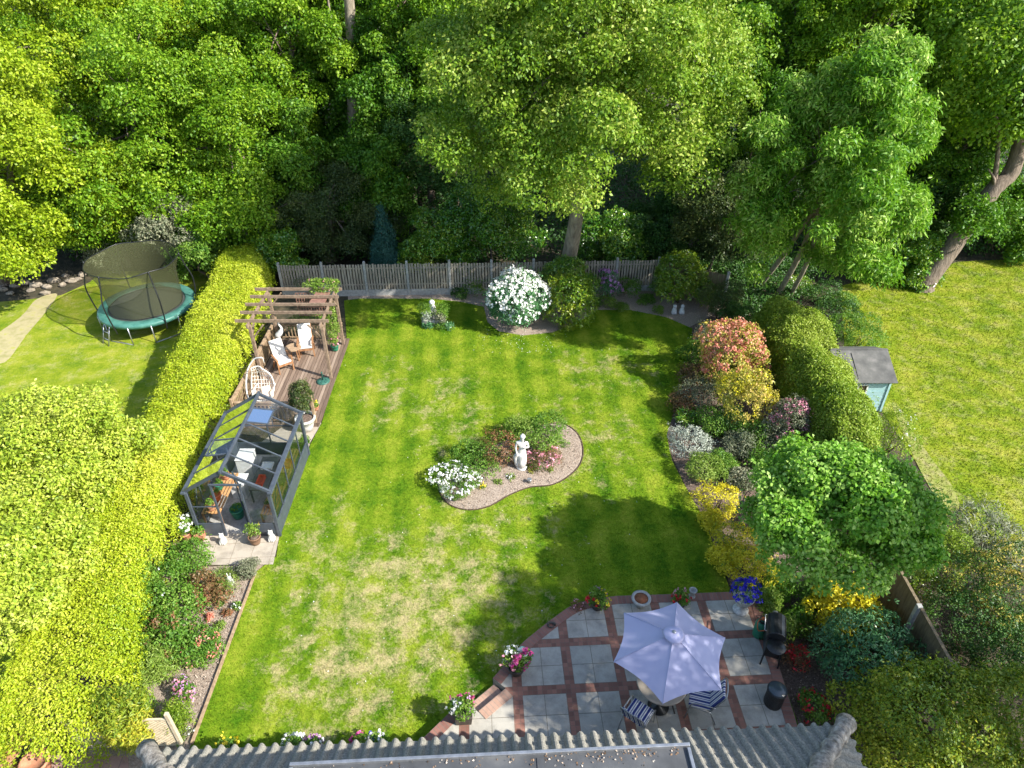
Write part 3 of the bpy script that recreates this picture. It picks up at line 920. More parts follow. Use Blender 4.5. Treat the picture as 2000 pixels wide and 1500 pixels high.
# ================================================================== THE WOOD
def TP(px, py, Y): return tuple(PY(px, py, Y))
WG = 'trees of the wood behind the gardens'
tree('oak_tree', 'great yellow green oak rising behind the back fence in the middle', TP(1140, 165, 26.8), (5.0, 4.3, 5.0), 'oak',
     base=(P(1098, 505).x, P(1098, 562).y + .6, 0), n=13000, per=13, leaf=.15, spread=.42, nl=56, sub=.78, seed=11, tr=.34, lr=.30, group=WG, bark='bark_pale', low=-.6, upb=.4, droop=.3)
tree('chestnut_tree', 'fresh green tree with drooping leaves and catkins above the right hedge', TP(1612, 362, 24.4), (2.75, 2.5, 4.3), 'chestnut',
     base=tuple(P(1500, 590)), n=6500, per=12, leaf=.22, spread=.40, nl=30, seed=12, aspect=.30, droop=.9, lr=.36, low=-.7, upb=.35, jit=.45, group=WG,
     stems=[(P(1478, 575), .11), (P(1515, 590), .12), (P(1540, 590), .10)], bark='bark_pale')
tree('beech_tree', 'bright lime beech at the far left edge of the wood', TP(20, 330, 28.5), (3.6, 3, 3.8), 'beech_bright', n=3800, seed=13, group=WG, upb=.6, droop=.5, base=(P(60, 520).x, 30, 0))
tree('beech_tree', 'small lime beech hanging low over the left stone edging', TP(15, 480, 27.2), (1.7, 1.5, 1.1), 'beech_bright', n=1100, seed=14, nl=12, group=WG, upb=.6, droop=.5, base=(P(76, 505).x, 29.8, 0))
tree('beech_tree', 'tall bright green beech in the upper left corner', TP(110, 70, 37), (6.0, 5, 6.0), 'beech_bright', n=5200, leaf=.17, spread=.5, seed=15, nl=32, group=WG, upb=.6, droop=.5)
tree('beech_tree', 'layered bright green beech up behind the trampoline', TP(265, 270, 33), (5.0, 4, 5.4), 'beech', n=6000, seed=16, nl=36, group=WG, upb=.6, droop=.5, tr=.2, lr=.34)
tree('beech_tree', 'mid green beech between trampoline and dark yew', TP(450, 300, 34), (4.3, 3.6, 5.6), 'beech', n=5200, seed=17, nl=30, group=WG, upb=.6, droop=.55, lr=.34)
tree('beech_tree', 'broad green beech high at the top left of centre', TP(400, 60, 42), (6.5, 5, 6.0), 'beech', n=4800, leaf=.18, spread=.55, seed=18, nl=30, group=WG, upb=.6, droop=.5)
tree('maple_tree', 'deep green tree to the left of the tall bare trunk', TP(590, 210, 39), (4.2, 3.5, 6.0), 'deep', n=3800, leaf=.19, spread=.5, seed=19, group=WG, upb=.55, droop=.5)
tree('maple_tree', 'deep green tree to the right of the tall bare trunk', TP(770, 110, 41), (4.2, 3.5, 7.0), 'deep', n=3800, leaf=.19, spread=.5, seed=20, group=WG, upb=.55, droop=.5)
# the tall bare trunk with its crown above
rng0 = np.random.default_rng(77)
tb = PY(702, 330, 36.5); tt = PY(680, -20, 36.5)
root = thing('ash_tree', 'tall tree with long bare pale trunk left of the oak', 'tree', (tb.x + .3, 36.5, 0), WG)
k1 = PY(655, 60, 36.3)
trunk_mesh([(tb.x + .3, 36.5, -.1), (tb.x, 36.5, 5), (PY(688, 160, 36.5)), tt, tt + Vector((-.3, .3, 4))], [.36, .30, .27, .22, .10],
           [(PY(688, 100, 36.4), k1, .18), (k1, PY(640, -10, 36.3), .12), (tt, tt + Vector((2, .5, 3)), .12), (tt, tt + Vector((-2, .5, 3)), .12)], rng0, M['bark_pale'], root)
p, N, T = lobe_pts(make_lobes(tt + Vector((0, 1.6, 3)), (4.2, 2.6, 3.4), 22, rng0), 2400, rng0)
leaf_mesh('crown', p, nrm(N + np.array([0, 0, .6])), T, M['deep'], root, .17, 13, .45, .6, .4, .6, 4)
tree('yew_tree', 'dark green spreading yew behind the left end of the back fence', TP(645, 435, 32.2), (3.0, 2.2, 2.6), 'conifer', n=4200, per=14, leaf=.12, spread=.32, seed=21, nl=26, upb=.6, droop=.5, group=WG, base=(P(645, 510).x, 32.4, 0), aspect=.35)
cy = PY(754, 500, 30.2)
tree('cypress_tree', 'small blue green conical cypress just behind the back fence', (cy.x, 30.2, .5), (.8, .7, .6), 'blueconifer', n=1500, per=14, leaf=.12, spread=.15, seed=22, nl=6, upb=.2, droop=-.8, aspect=.25, tr=.06,
     base=(cy.x, 30.2, 0), clump=False, jit=.4, extra=[(cy.x + .05 * math.sin(k * 2), 30.2, .7 + k * .42, .78 - k * .105, .7 - k * .095, .5) for k in range(7)])
tree('holly_tree', 'dark glossy holly in the shade between bare trunk and oak', TP(830, 300, 35), (2.8, 2.2, 3.8), 'darkgreen', n=2800, seed=23, leaf=.13, spread=.32, group=WG)
tree('sycamore_tree', 'leafy green tree low in the gap left of the oak', TP(735, 370, 33.5), (1.9, 1.7, 2.6), 'deep', n=1700, seed=24, leaf=.17, nl=14, group=WG, upb=.6)
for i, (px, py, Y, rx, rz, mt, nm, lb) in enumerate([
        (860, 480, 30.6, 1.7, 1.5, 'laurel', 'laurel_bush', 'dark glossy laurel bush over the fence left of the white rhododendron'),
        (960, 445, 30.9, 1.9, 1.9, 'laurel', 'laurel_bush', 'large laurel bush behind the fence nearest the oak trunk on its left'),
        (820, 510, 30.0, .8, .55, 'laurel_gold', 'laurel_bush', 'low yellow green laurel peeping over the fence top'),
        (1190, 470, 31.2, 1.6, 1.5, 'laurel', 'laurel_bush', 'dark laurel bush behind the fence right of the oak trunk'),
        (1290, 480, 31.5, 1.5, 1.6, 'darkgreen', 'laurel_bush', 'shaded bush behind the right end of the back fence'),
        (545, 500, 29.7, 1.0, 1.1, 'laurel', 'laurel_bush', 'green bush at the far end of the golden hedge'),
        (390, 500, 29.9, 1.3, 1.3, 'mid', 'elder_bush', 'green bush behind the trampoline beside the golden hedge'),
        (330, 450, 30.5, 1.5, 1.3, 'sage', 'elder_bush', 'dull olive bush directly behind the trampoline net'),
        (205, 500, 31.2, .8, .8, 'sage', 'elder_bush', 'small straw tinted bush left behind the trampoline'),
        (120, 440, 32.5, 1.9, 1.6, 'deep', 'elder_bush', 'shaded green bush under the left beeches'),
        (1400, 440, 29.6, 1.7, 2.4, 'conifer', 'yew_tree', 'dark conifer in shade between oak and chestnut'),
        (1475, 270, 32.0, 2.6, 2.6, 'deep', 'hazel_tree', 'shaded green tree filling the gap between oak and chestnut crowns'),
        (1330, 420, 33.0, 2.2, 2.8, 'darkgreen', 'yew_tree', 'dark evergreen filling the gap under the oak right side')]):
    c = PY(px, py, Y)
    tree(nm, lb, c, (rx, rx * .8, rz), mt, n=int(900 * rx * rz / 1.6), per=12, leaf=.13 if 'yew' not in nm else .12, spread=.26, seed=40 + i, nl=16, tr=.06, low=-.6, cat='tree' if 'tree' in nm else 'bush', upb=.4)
LT0 = P(1812, 556)
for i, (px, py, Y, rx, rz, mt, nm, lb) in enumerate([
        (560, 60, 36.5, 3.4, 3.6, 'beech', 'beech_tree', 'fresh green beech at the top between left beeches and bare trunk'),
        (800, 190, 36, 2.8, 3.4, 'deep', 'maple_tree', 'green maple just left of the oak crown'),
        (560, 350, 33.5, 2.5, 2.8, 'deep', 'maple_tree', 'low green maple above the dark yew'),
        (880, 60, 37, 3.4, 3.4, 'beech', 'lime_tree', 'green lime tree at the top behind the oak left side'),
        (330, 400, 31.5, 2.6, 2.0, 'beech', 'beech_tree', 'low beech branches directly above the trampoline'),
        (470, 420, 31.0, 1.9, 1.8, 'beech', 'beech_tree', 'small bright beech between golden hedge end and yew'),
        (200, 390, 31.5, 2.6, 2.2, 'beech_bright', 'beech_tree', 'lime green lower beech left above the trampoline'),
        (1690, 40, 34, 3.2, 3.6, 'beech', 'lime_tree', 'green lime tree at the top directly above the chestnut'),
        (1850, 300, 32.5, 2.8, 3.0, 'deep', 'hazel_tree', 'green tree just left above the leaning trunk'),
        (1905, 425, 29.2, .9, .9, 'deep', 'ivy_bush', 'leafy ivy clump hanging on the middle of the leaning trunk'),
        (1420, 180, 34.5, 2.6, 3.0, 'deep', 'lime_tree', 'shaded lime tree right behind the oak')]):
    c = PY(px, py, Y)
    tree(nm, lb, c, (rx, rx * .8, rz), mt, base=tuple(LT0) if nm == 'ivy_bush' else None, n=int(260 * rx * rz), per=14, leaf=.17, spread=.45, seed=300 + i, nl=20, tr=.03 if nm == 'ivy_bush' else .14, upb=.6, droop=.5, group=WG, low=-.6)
# right side of the wood
tree('lime_tree', 'green tree at the top between oak and chestnut', TP(1545, 70, 36), (4.2, 3.6, 5.6), 'beech', n=3800, seed=25, leaf=.18, spread=.5, group=WG)
tree('lime_tree', 'shaded green tree behind the chestnut at the top right', TP(1770, 110, 38), (4.6, 4, 6.4), 'deep', n=4200, seed=26, leaf=.18, spread=.5, group=WG)
LT = P(1800, 562)
l2 = PY(1940, 370, LT.y + .4)
root = thing('leaning_tree', 'big tree with bare trunk leaning right over the right neighbour lawn', 'tree', LT, WG)
rng0 = np.random.default_rng(78)
lc = PY(1990, 130, 30.5)
trunk_mesh([LT - Vector((0, 0, .1)), LT + Vector((.1, 0, .4)), PY(1860, 480, LT.y + .2), l2, PY(1985, 310, LT.y + .6), lc + Vector((0, 0, 2))], [.62, .46, .40, .34, .30, .1],
           [(l2, PY(1930, 330, LT.y), .1), (l2, lc + Vector((2, 0, 0)), .12), (l2, lc + Vector((-2, 0, 0)), .12)], rng0, M['bark'], root, seg=14)
p, N, T = lobe_pts(make_lobes(lc, (4.6, 3.6, 4.6), 34, rng0, .34), 5200, rng0, -.6)
leaf_mesh('crown', p, nrm(N + np.array([0, 0, .6])), T, M['beech'], root, .17, 14, .45, .6, .4, .6, 5)
tree('hazel_tree', 'low green trees behind the leaning trunk on the right', TP(1960, 430, 33.6), (3.2, 2.0, 1.9), 'deep', n=2600, seed=27, group=WG, low=-.8)
tree('laurel_bush', 'glossy laurel at the foot of the leaning trunk', TP(1735, 500, 30.5), (2.2, 1.6, 1.7), 'laurel', n=2000, seed=28, leaf=.15, spread=.3, low=-.8, cat='bush', tr=.08)
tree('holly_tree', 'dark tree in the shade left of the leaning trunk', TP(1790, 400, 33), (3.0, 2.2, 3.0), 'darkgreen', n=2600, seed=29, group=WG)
# more of the wood further back: a crown of each kind copied at other places
def far(src, name, label, c, sc, rz):
    r = copy_tree(src)
    r.name = name
    for k in ('label',): r[k] = label
    r.location = (c[0], c[1], 0); r.rotation_euler = (0, 0, rz); r.scale = (sc, sc, sc)
    return r
src1 = tree('backwood_tree', 'tall green tree deep in the wood at the far left', (-22, 46, 9), (5.5, 4.5, 7.5), 'beech', n=4200, leaf=.22, spread=.6, seed=30, nl=28, group=WG)
for x, y, s, lb in ((-13, 50, 1.05, 'tall tree deep in the wood behind the left beeches'), (-4.5, 48, 1.0, 'tall tree deep in the wood behind the bare pale trunk'),
                    (5, 50, 1.05, 'tall tree deep in the wood behind the oak'), (14, 49, 1.0, 'tall tree deep in the wood behind the chestnut'),
                    (23, 47, 1.05, 'tall tree deep in the wood behind the leaning trunk'), (-31, 44, 1.0, 'outermost tree of the wood on the left'), (31, 44, 1.0, 'outermost tree of the wood on the right')):
    far(src1, 'backwood_tree', lb, (x, y), s, x)
# shaded understorey of the wood
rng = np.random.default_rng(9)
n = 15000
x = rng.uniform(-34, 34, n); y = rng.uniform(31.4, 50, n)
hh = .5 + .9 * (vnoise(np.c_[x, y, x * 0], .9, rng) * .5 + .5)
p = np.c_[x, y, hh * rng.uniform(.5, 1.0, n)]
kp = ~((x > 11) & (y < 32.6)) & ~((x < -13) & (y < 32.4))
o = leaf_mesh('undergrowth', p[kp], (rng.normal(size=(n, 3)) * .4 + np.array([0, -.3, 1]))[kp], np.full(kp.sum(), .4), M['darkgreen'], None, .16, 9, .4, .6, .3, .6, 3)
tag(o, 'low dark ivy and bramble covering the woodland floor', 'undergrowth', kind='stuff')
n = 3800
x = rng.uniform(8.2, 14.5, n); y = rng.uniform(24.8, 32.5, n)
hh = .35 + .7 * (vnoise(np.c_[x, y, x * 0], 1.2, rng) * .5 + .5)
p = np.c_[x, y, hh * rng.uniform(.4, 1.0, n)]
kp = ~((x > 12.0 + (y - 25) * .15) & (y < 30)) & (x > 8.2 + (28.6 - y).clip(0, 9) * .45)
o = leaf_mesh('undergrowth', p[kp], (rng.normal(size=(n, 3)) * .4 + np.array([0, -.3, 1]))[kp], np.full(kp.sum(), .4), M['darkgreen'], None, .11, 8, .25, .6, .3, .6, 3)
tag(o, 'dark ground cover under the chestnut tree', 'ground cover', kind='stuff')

# near trees of the left neighbour, right round tree, and others
tree('apple_tree', 'pale yellow green leafy tree left of the golden hedge', tuple(P(105, 890, 2.9)), (1.7, 1.8, 1.5), 'gold2', n=4600, per=11, leaf=.12, sub=.36, spread=.30, seed=31, nl=26, tr=.1, upb=.5, droop=.1, lr=.36, aspect=.5)
tree('apple_tree', 'lower pale green tree at the left edge below the other pale one', tuple(P(25, 1120, 2.6)), (1.3, 1.6, 1.3), 'gold2', n=3600, per=11, leaf=.11, sub=.36, spread=.28, seed=32, nl=20, tr=.09, upb=.5, droop=.1)
rt = tree('catalpa_tree', 'round crowned bright green tree with broad leaves in the right border', tuple(P(1636, 992, 3.55)), (1.85, 1.55, 1.15), 'round', n=5200, per=12, leaf=.12, sub=.36, spread=.24, seed=33, nl=40, tr=.12, upb=.5, droop=.5, lr=.27, aspect=.72, base=tuple(P(1650, 1080)), jit=.5)
# a tree of the garden to the right of the house: it throws the dapple on patio and roof
tree('birch_tree', 'loose leaved tree beside the house, its shade dappling the patio', (15.1, 4.6, 9.0), (3.5, 4.4, 2.4), 'beech', n=3900, per=12, leaf=.16, spread=.42, seed=34, nl=22, tr=.14, bark='bark_pale', low=-.7, base=(15.8, 4.6, 0), extra=[(11.0, 5.4, 8.9, 1.5, 1.7, 1.0), (12.4, 4.4, 8.5, 1.6, 1.6, 1.0), (12.2, 6.3, 8.8, 1.3, 1.3, .9)])

# ================================================================== SHRUBS (photo pixel, height, half width px)
S = shrub
# left border
S('rose_bush', 'leafy green bush beside the stone paving at the greenhouse corner', 362, 1092, .95, 42, 'mid', 1, leaf=.07, n=420)
S('lavender_bush', 'small round grey green bush at the corner of the stone paving', 484, 1110, .45, 22, 'sage', 2, leaf=.045, spread=.07, n=260, mix=None, nl=8)
S('sedge_plant', 'pale feathery plant below the paving around the white rabbit ornament', 440, 1136, .35, 30, 'lime', 3, leaf=.07, aspect=.2, n=220, nl=8)
S('camellia_bush', 'large glossy green bush with painted white glints in the left border', 300, 1170, 1.5, 62, 'mid', 4, n=900, leaf=.075, flowers=[('petal_white', 30, .05, 3, .06)])  # white petals here stand in for light glinting on glossy leaves
S('pieris_bush', 'red tipped bush with bare stems in the left border', 402, 1158, .8, 36, 'dullred', 5, n=260, leaf=.075, upb=.5)
S('rose_bush', 'broad green bush with coppery shoots in the middle of the left border', 322, 1232, 1.1, 66, 'mid', 6, n=760, leaf=.075, mix=('dullred', 90, .5))
S('rose_bush', 'low bush with a few coral shoots at the soil edge of the left border', 392, 1262, .6, 34, 'mid', 7, n=260, mix=('redleaf', 22, .4))
S('fern_bush', 'light green feathery bush above the pink azalea', 288, 1298, 1.0, 52, 'lime', 8, leaf=.10, aspect=.22, n=620, upb=.2)
S('azalea_bush', 'small azalea with mauve pink flowers in the left border', 362, 1352, .5, 21, 'mid', 9, leaf=.045, spread=.07, n=160, nl=8, flowers=[('petal_mauve', 60, .05, 4, .05), ('petal_pink', 50, .06, 4, .05)])
S('conifer_bush', 'tall bushy olive conifer standing in front of the lattice fence', 248, 1418, 1.7, 34, 'privet', 10, leaf=.10, aspect=.28, n=1100, ry=1.0, upb=.3, droop=-.4, nl=14)
S('conifer_bush', 'small dark conifer beside the right lattice panel', 346, 1402, .9, 20, 'hedge', 11, leaf=.07, aspect=.28, n=300, droop=-.3)
S('spirea_bush', 'yellow leaved small bush left of the pink azalea', 272, 1382, .8, 25, 'laurel_gold', 12, leaf=.05, n=300)
S('laurel_bush', 'dark green bush behind the lattice fence at bottom left', 205, 1405, 1.0, 26, 'laurel', 13, leaf=.09, n=240)
for i, (px, py, r, mt, fl, nm, lb) in enumerate([
        (432, 1176, 9, 'mid', None, 'seedling', 'tiny green plant on bare soil just below the white rabbit'),
        (443, 1196, 9, 'dullred', None, 'heuchera_plant', 'small coppery plant beside the timber edging'),
        (462, 1183, 8, 'mid', 'petal_white', 'primula_plant', 'tiny white flowered plant right against the timber edging'),
        (428, 1222, 12, 'lime', None, 'seedling', 'small light green plant alone on the bare soil'),
        (418, 1256, 15, 'mid', 'petal_white', 'phlox_plant', 'white flowered plant in the middle of the left border soil'),
        (403, 1292, 17, 'mid', None, 'seedling', 'small green plant between white flowered plant and mauve azalea'),
        (410, 1206, 8, 'redleaf', None, 'heuchera_plant', 'small coral leaved plant under the bare stemmed bush'),
        (362, 1432, 13, 'sage', 'petal_white', 'phlox_plant', 'white flowers near the bottom end of the left border'),
        (352, 1446, 9, 'lime', None, 'seedling', 'tiny green tuft at the bottom end of the left border')]):
    S(nm, lb, px, py, .2, r, mt, 60 + i, leaf=.05, spread=.06, n=34, per=7, nl=5, flowers=[(fl, 16, .045, 4, .04)] if fl else None, stems=False, cat='plant')
# island bed
S('azalea_bush', 'azalea covered in pure white flowers at the left end of the island bed', 896, 935, .55, 40, 'mid', 70, leaf=.045, spread=.07, n=340, nl=10, flowers=[('petal_white', 330, .06, 5, .06)])
S('rose_bush', 'green rose bush behind the white azalea in the island bed', 932, 898, .65, 40, 'mid', 71, n=280, leaf=.06, nl=9)
S('pieris_bush', 'coppery green bush left of the white statue', 974, 878, .75, 38, 'dullred', 72, n=300, leaf=.055, mix=('mid', 120, .2))
S('rose_bush', 'yellow green rose bush behind the white statue', 1012, 838, .8, 30, 'lime', 73, n=220, leaf=.06)
S('rose_bush', 'larger green bush at the back right of the island bed', 1062, 846, .9, 42, 'mid', 74, n=420, leaf=.06, tint=.15)
S('azalea_bush', 'salmon pink azalea right of the white statue', 1064, 892, .6, 33, 'dullred', 75, leaf=.045, n=170, flowers=[('petal_pink', 110, .06, 4, .06)])
S('azalea_bush', 'low deep pink azalea at the foot of the white statue', 1043, 908, .3, 14, 'mid', 76, leaf=.04, n=60, nl=6, flowers=[('petal_magenta', 30, .05, 4, .05)], stems=False)
for i, (px, py, r, mt, fl, nm, lb) in enumerate([
        (1104, 868, 11, 'mid', None, 'seedling', 'small dark green plant right of the pink azalea'),
        (998, 932, 10, 'lime', 'petal_white', 'primula_plant', 'small white flower clump in front of the statue'),
        (973, 940, 9, 'lime', None, 'seedling', 'tiny green plant left of the small white flower clump'),
        (943, 950, 7, 'lime', 'petal_yellow', 'primula_plant', 'tiny yellow primula on the island bed mulch'),
        (1074, 917, 8, 'lime', None, 'seedling', 'tiny yellow green plant below the pink azalea'),
        (1037, 918, 8, 'orangey', None, 'seedling', 'tiny golden plant at the statue base')]):
    S(nm, lb, px, py, .14, r, mt, 90 + i, leaf=.045, spread=.05, n=26, per=7, nl=5, flowers=[(fl, 14, .045, 4, .04)] if fl else None, stems=False, cat='plant', z0=.05)
# back of the lawn
S('rhododendron_bush', 'big round rhododendron covered in white flowers by the back fence', 1006, 588, 2.3, 62, 'rhodo', 100, leaf=.09, n=1700, nl=24, spread=.15, ry=1.0, lr=.4, rz=1.45, low=-.6, flowers=[('petal_white', 1100, .10, 6, .10)])
S('laurel_bush', 'yellow green laurel dome right of the white rhododendron', 1110, 592, 1.9, 46, 'laurel_gold', 101, leaf=.11, n=1200, rz=1.2, nl=16, low=-.6, aspect=.4, spread=.15)
S('laurel_bush', 'darker taller laurel behind the yellow green laurel dome', 1110, 550, 2.0, 44, 'laurel', 102, leaf=.11, n=1000, rz=1.2, tint=.1, aspect=.4)
S('rhododendron_bush', 'small rhododendron with pink flower heads against the back fence', 1192, 560, 1.2, 23, 'rhodo', 103, leaf=.07, n=150, flowers=[('petal_mauve', 80, .10, 6, .07)], nl=8)
S('laurel_tree', 'round headed laurel ball at the right end of the back fence', 1330, 548, 2.1, 50, 'laurel_gold', 104, leaf=.12, n=1100, nl=20, aspect=.4, lr=.45, tint=-.1)
S('topiary_bush', 'rounded clipped dark evergreen dome behind the brown leaved shrub', 1408, 592, 1.7, 33, 'conifer', 105, leaf=.05, n=1100, nl=4, lr=.75, spread=.1, ry=.6, tint=.1)
for i, (px, py, h, r, mt, lb) in enumerate([
        (1190, 590, .4, 15, 'lime', 'small light green plant in the back bed below the pink rhododendron'),
        (1162, 588, .35, 12, 'mid', 'small green plant beside the laurel dome edge'),
        (1285, 605, .3, 9, 'lime', 'tiny green plant left of the two white ornaments'),
        (1373, 585, .9, 14, 'lime', 'bright green young plant left of the topiary dome'),
        (1232, 562, .9, 22, 'mid', 'green plant at the fence right of the pink rhododendron'),
        (925, 560, .7, 22, 'mid', 'green plant at the fence left of the white rhododendron'),
        (898, 572, .35, 16, 'darkgreen', 'low dark plant at the foot of the back fence'),
        (600, 552, 1.2, 26, 'sage', 'olive grey bush at the fence behind the pergola')]):
    S('border_plant', lb, px, py, h, r, mt, 110 + i, leaf=.07, n=int(5 * r), nl=6, cat='plant', stems=False)
# right border
S('escallonia_bush', 'dull olive small leaved shrub at the back end of the right border', 1385, 660, 1.5, 34, 'sage', 120, leaf=.05, n=620)
S('photinia_bush', 'tall photinia with pinkish red young leaves in the right border', 1428, 702, 2.5, 60, 'orangey', 121, leaf=.09, n=900, mix=('redleaf', 480, .45), nl=16)
S('photinia_bush', 'yellow orange leaved shrub just in front of the red photinia', 1458, 785, 2.2, 50, 'orangey', 122, leaf=.075, n=800, mix=('yellow', 120, .5), nl=14)
S('cotoneaster_bush', 'dark grey green shrub left of the yellow orange shrub', 1372, 770, 1.1, 42, 'sage', 123, leaf=.05, n=560, mix=('dullred', 40, .5), tint=-.2)
S('cotoneaster_bush', 'dark green shrub low under the yellow orange shrub', 1425, 820, 1.0, 34, 'darkgreen', 124, leaf=.06, n=380, tint=.2)
S('iris_plant', 'clump of narrow bright green blades at the lawn edge', 1343, 820, .45, 20, 'laurel', 125, leaf=.2, aspect=.12, n=70, upb=.9, droop=-.8, cat='plant', stems=False)
S('lavender_bush', 'silvery white leaved shrub at the lawn edge of the right border', 1347, 862, .7, 39, 'silver', 126, leaf=.05, n=520, spread=.09)
S('hebe_bush', 'variegated green shrub between silver and golden shrubs', 1378, 915, .8, 38, 'lime', 127, leaf=.055, n=520)
S('pieris_bush', 'shrub with pale pink shoots in the middle of the right border', 1538, 828, 1.9, 47, 'sage', 128, leaf=.065, n=900, mix=('petal_pink', 130, .45), rz=.95)
S('pieris_bush', 'low olive shrub under the pink shoots beside the round tree', 1500, 862, .9, 40, 'sage', 129, leaf=.06, n=420, tint=-.1)
S('golden_bush', 'bright golden yellow shrub below the variegated green shrub', 1400, 978, .8, 43, 'yellow', 130, leaf=.05, n=620, spread=.10)
S('golden_bush', 'golden shrub in the middle beside the round tree and lamp post', 1438, 1058, .8, 42, 'yellow', 131, leaf=.05, n=560, spread=.10, mix=('mid', 80, .1))
S('golden_bush', 'lowest golden shrub right above the blue flowered urn', 1478, 1115, .75, 48, 'yellow', 132, leaf=.05, n=520, spread=.10, mix=('mid', 90, .1))
S('choisya_bush', 'small green shrub right of the blue flowered urn', 1520, 1142, .6, 30, 'round', 133, leaf=.06, n=260)
S('choisya_bush', 'vivid yellow leaved shrub below the round tree', 1660, 1190, 1.3, 64, 'yellow', 134, leaf=.09, n=620, upb=.6, droop=.5, tint=.1)
S('rhododendron_bush', 'blue green rhododendron right of the barbecue', 1692, 1275, 1.5, 76, 'rhodo', 135, leaf=.10, aspect=.35, n=1300, nl=20, upb=.5, droop=.4)
S('azalea_bush', 'red flowered small azalea just right of the barbecue', 1551, 1285, .55, 24, 'dullred', 136, leaf=.05, n=90, flowers=[('petal_red', 80, .06, 4, .05)], nl=7)
S('begonia_bush', 'cluster of bright red flowers at the bottom right patio corner', 1590, 1385, .6, 36, 'mid', 137, leaf=.06, n=150, flowers=[('petal_red', 60, .07, 4, .06)], nl=9)
S('rose_bush', 'small green plant against the soil behind the gas bottle', 1530, 1228, .7, 20, 'lime', 138, leaf=.07, n=70, nl=6)
S('heuchera_plant', 'small dark red bush in the shade below the vivid yellow shrub', 1590, 1238, .5, 26, 'dullred', 139, leaf=.06, n=120, tint=-.4, cat='plant')
S('privet_bush', 'great mottled yellow green bush filling the bottom right corner', 1812, 1412, 2.2, 132, 'privet', 140, leaf=.075, n=3000, nl=26, lr=.4, mix=('laurel_gold', 160, .6), spread=.15)
S('privet_bush', 'second mottled bush right behind the great corner bush', 1960, 1400, 2.3, 110, 'privet', 141, leaf=.075, n=1800, nl=20, lr=.4, tint=-.15)
S('privet_bush', 'mottled dark bush nearest the house at the bottom right', 1760, 1500, 1.5, 90, 'privet', 142, leaf=.07, n=1000)
# right neighbour
S('pyracantha_hedge', 'dark hedge with orange yellow tips at the right edge', 1965, 1160, 1.9, 90, 'darkgreen', 143, leaf=.06, n=1500, nl=16, mix=('orangey', 520, .35), tint=.1)
S('escallonia_bush', 'dark green hedge shrub beyond the right wooden fence', 1900, 1235, 1.6, 80, 'darkgreen', 144, leaf=.06, n=1200, nl=16)
S('escallonia_bush', 'dark shrub deep at the right edge below the orange tipped hedge', 1990, 1290, 1.6, 75, 'darkgreen', 145, leaf=.06, n=1100, nl=14)
S('spirea_bush', 'yellow green shrub behind the top end of the right fence', 1838, 1080, 1.3, 58, 'hedge', 146, leaf=.055, n=800)
S('spirea_bush', 'small yellow leaved shrub where the right fence starts', 1795, 1135, 1.1, 34, 'laurel_gold', 147, leaf=.05, n=420, tint=-.1)
S('rosemary_bush', 'spiky grey green bush beside the right neighbour lawn', 1925, 1048, 1.2, 55, 'sage', 148, leaf=.16, aspect=.15, n=520, upb=.4, droop=-.7, jit=.3, mix=('lime', 60, .2))
S('buddleia_bush', 'loose green shrub behind the teal shed', 1672, 655, 1.2, 46, 'mid', 149, leaf=.10, aspect=.3, n=480, upb=.4, droop=-.3)
S('heather_bush', 'dark low bush at the end of the boundary hedge by the chestnut', 1635, 612, .9, 40, 'darkgreen', 150, leaf=.07, n=420)
S('clematis_plant', 'sparse hedge shrub with tiny white flowers below the teal shed', 1745, 850, 1.5, 44, 'hedge', 151, leaf=.055, n=560, flowers=[('petal_white', 26, .05, 3, .05)])
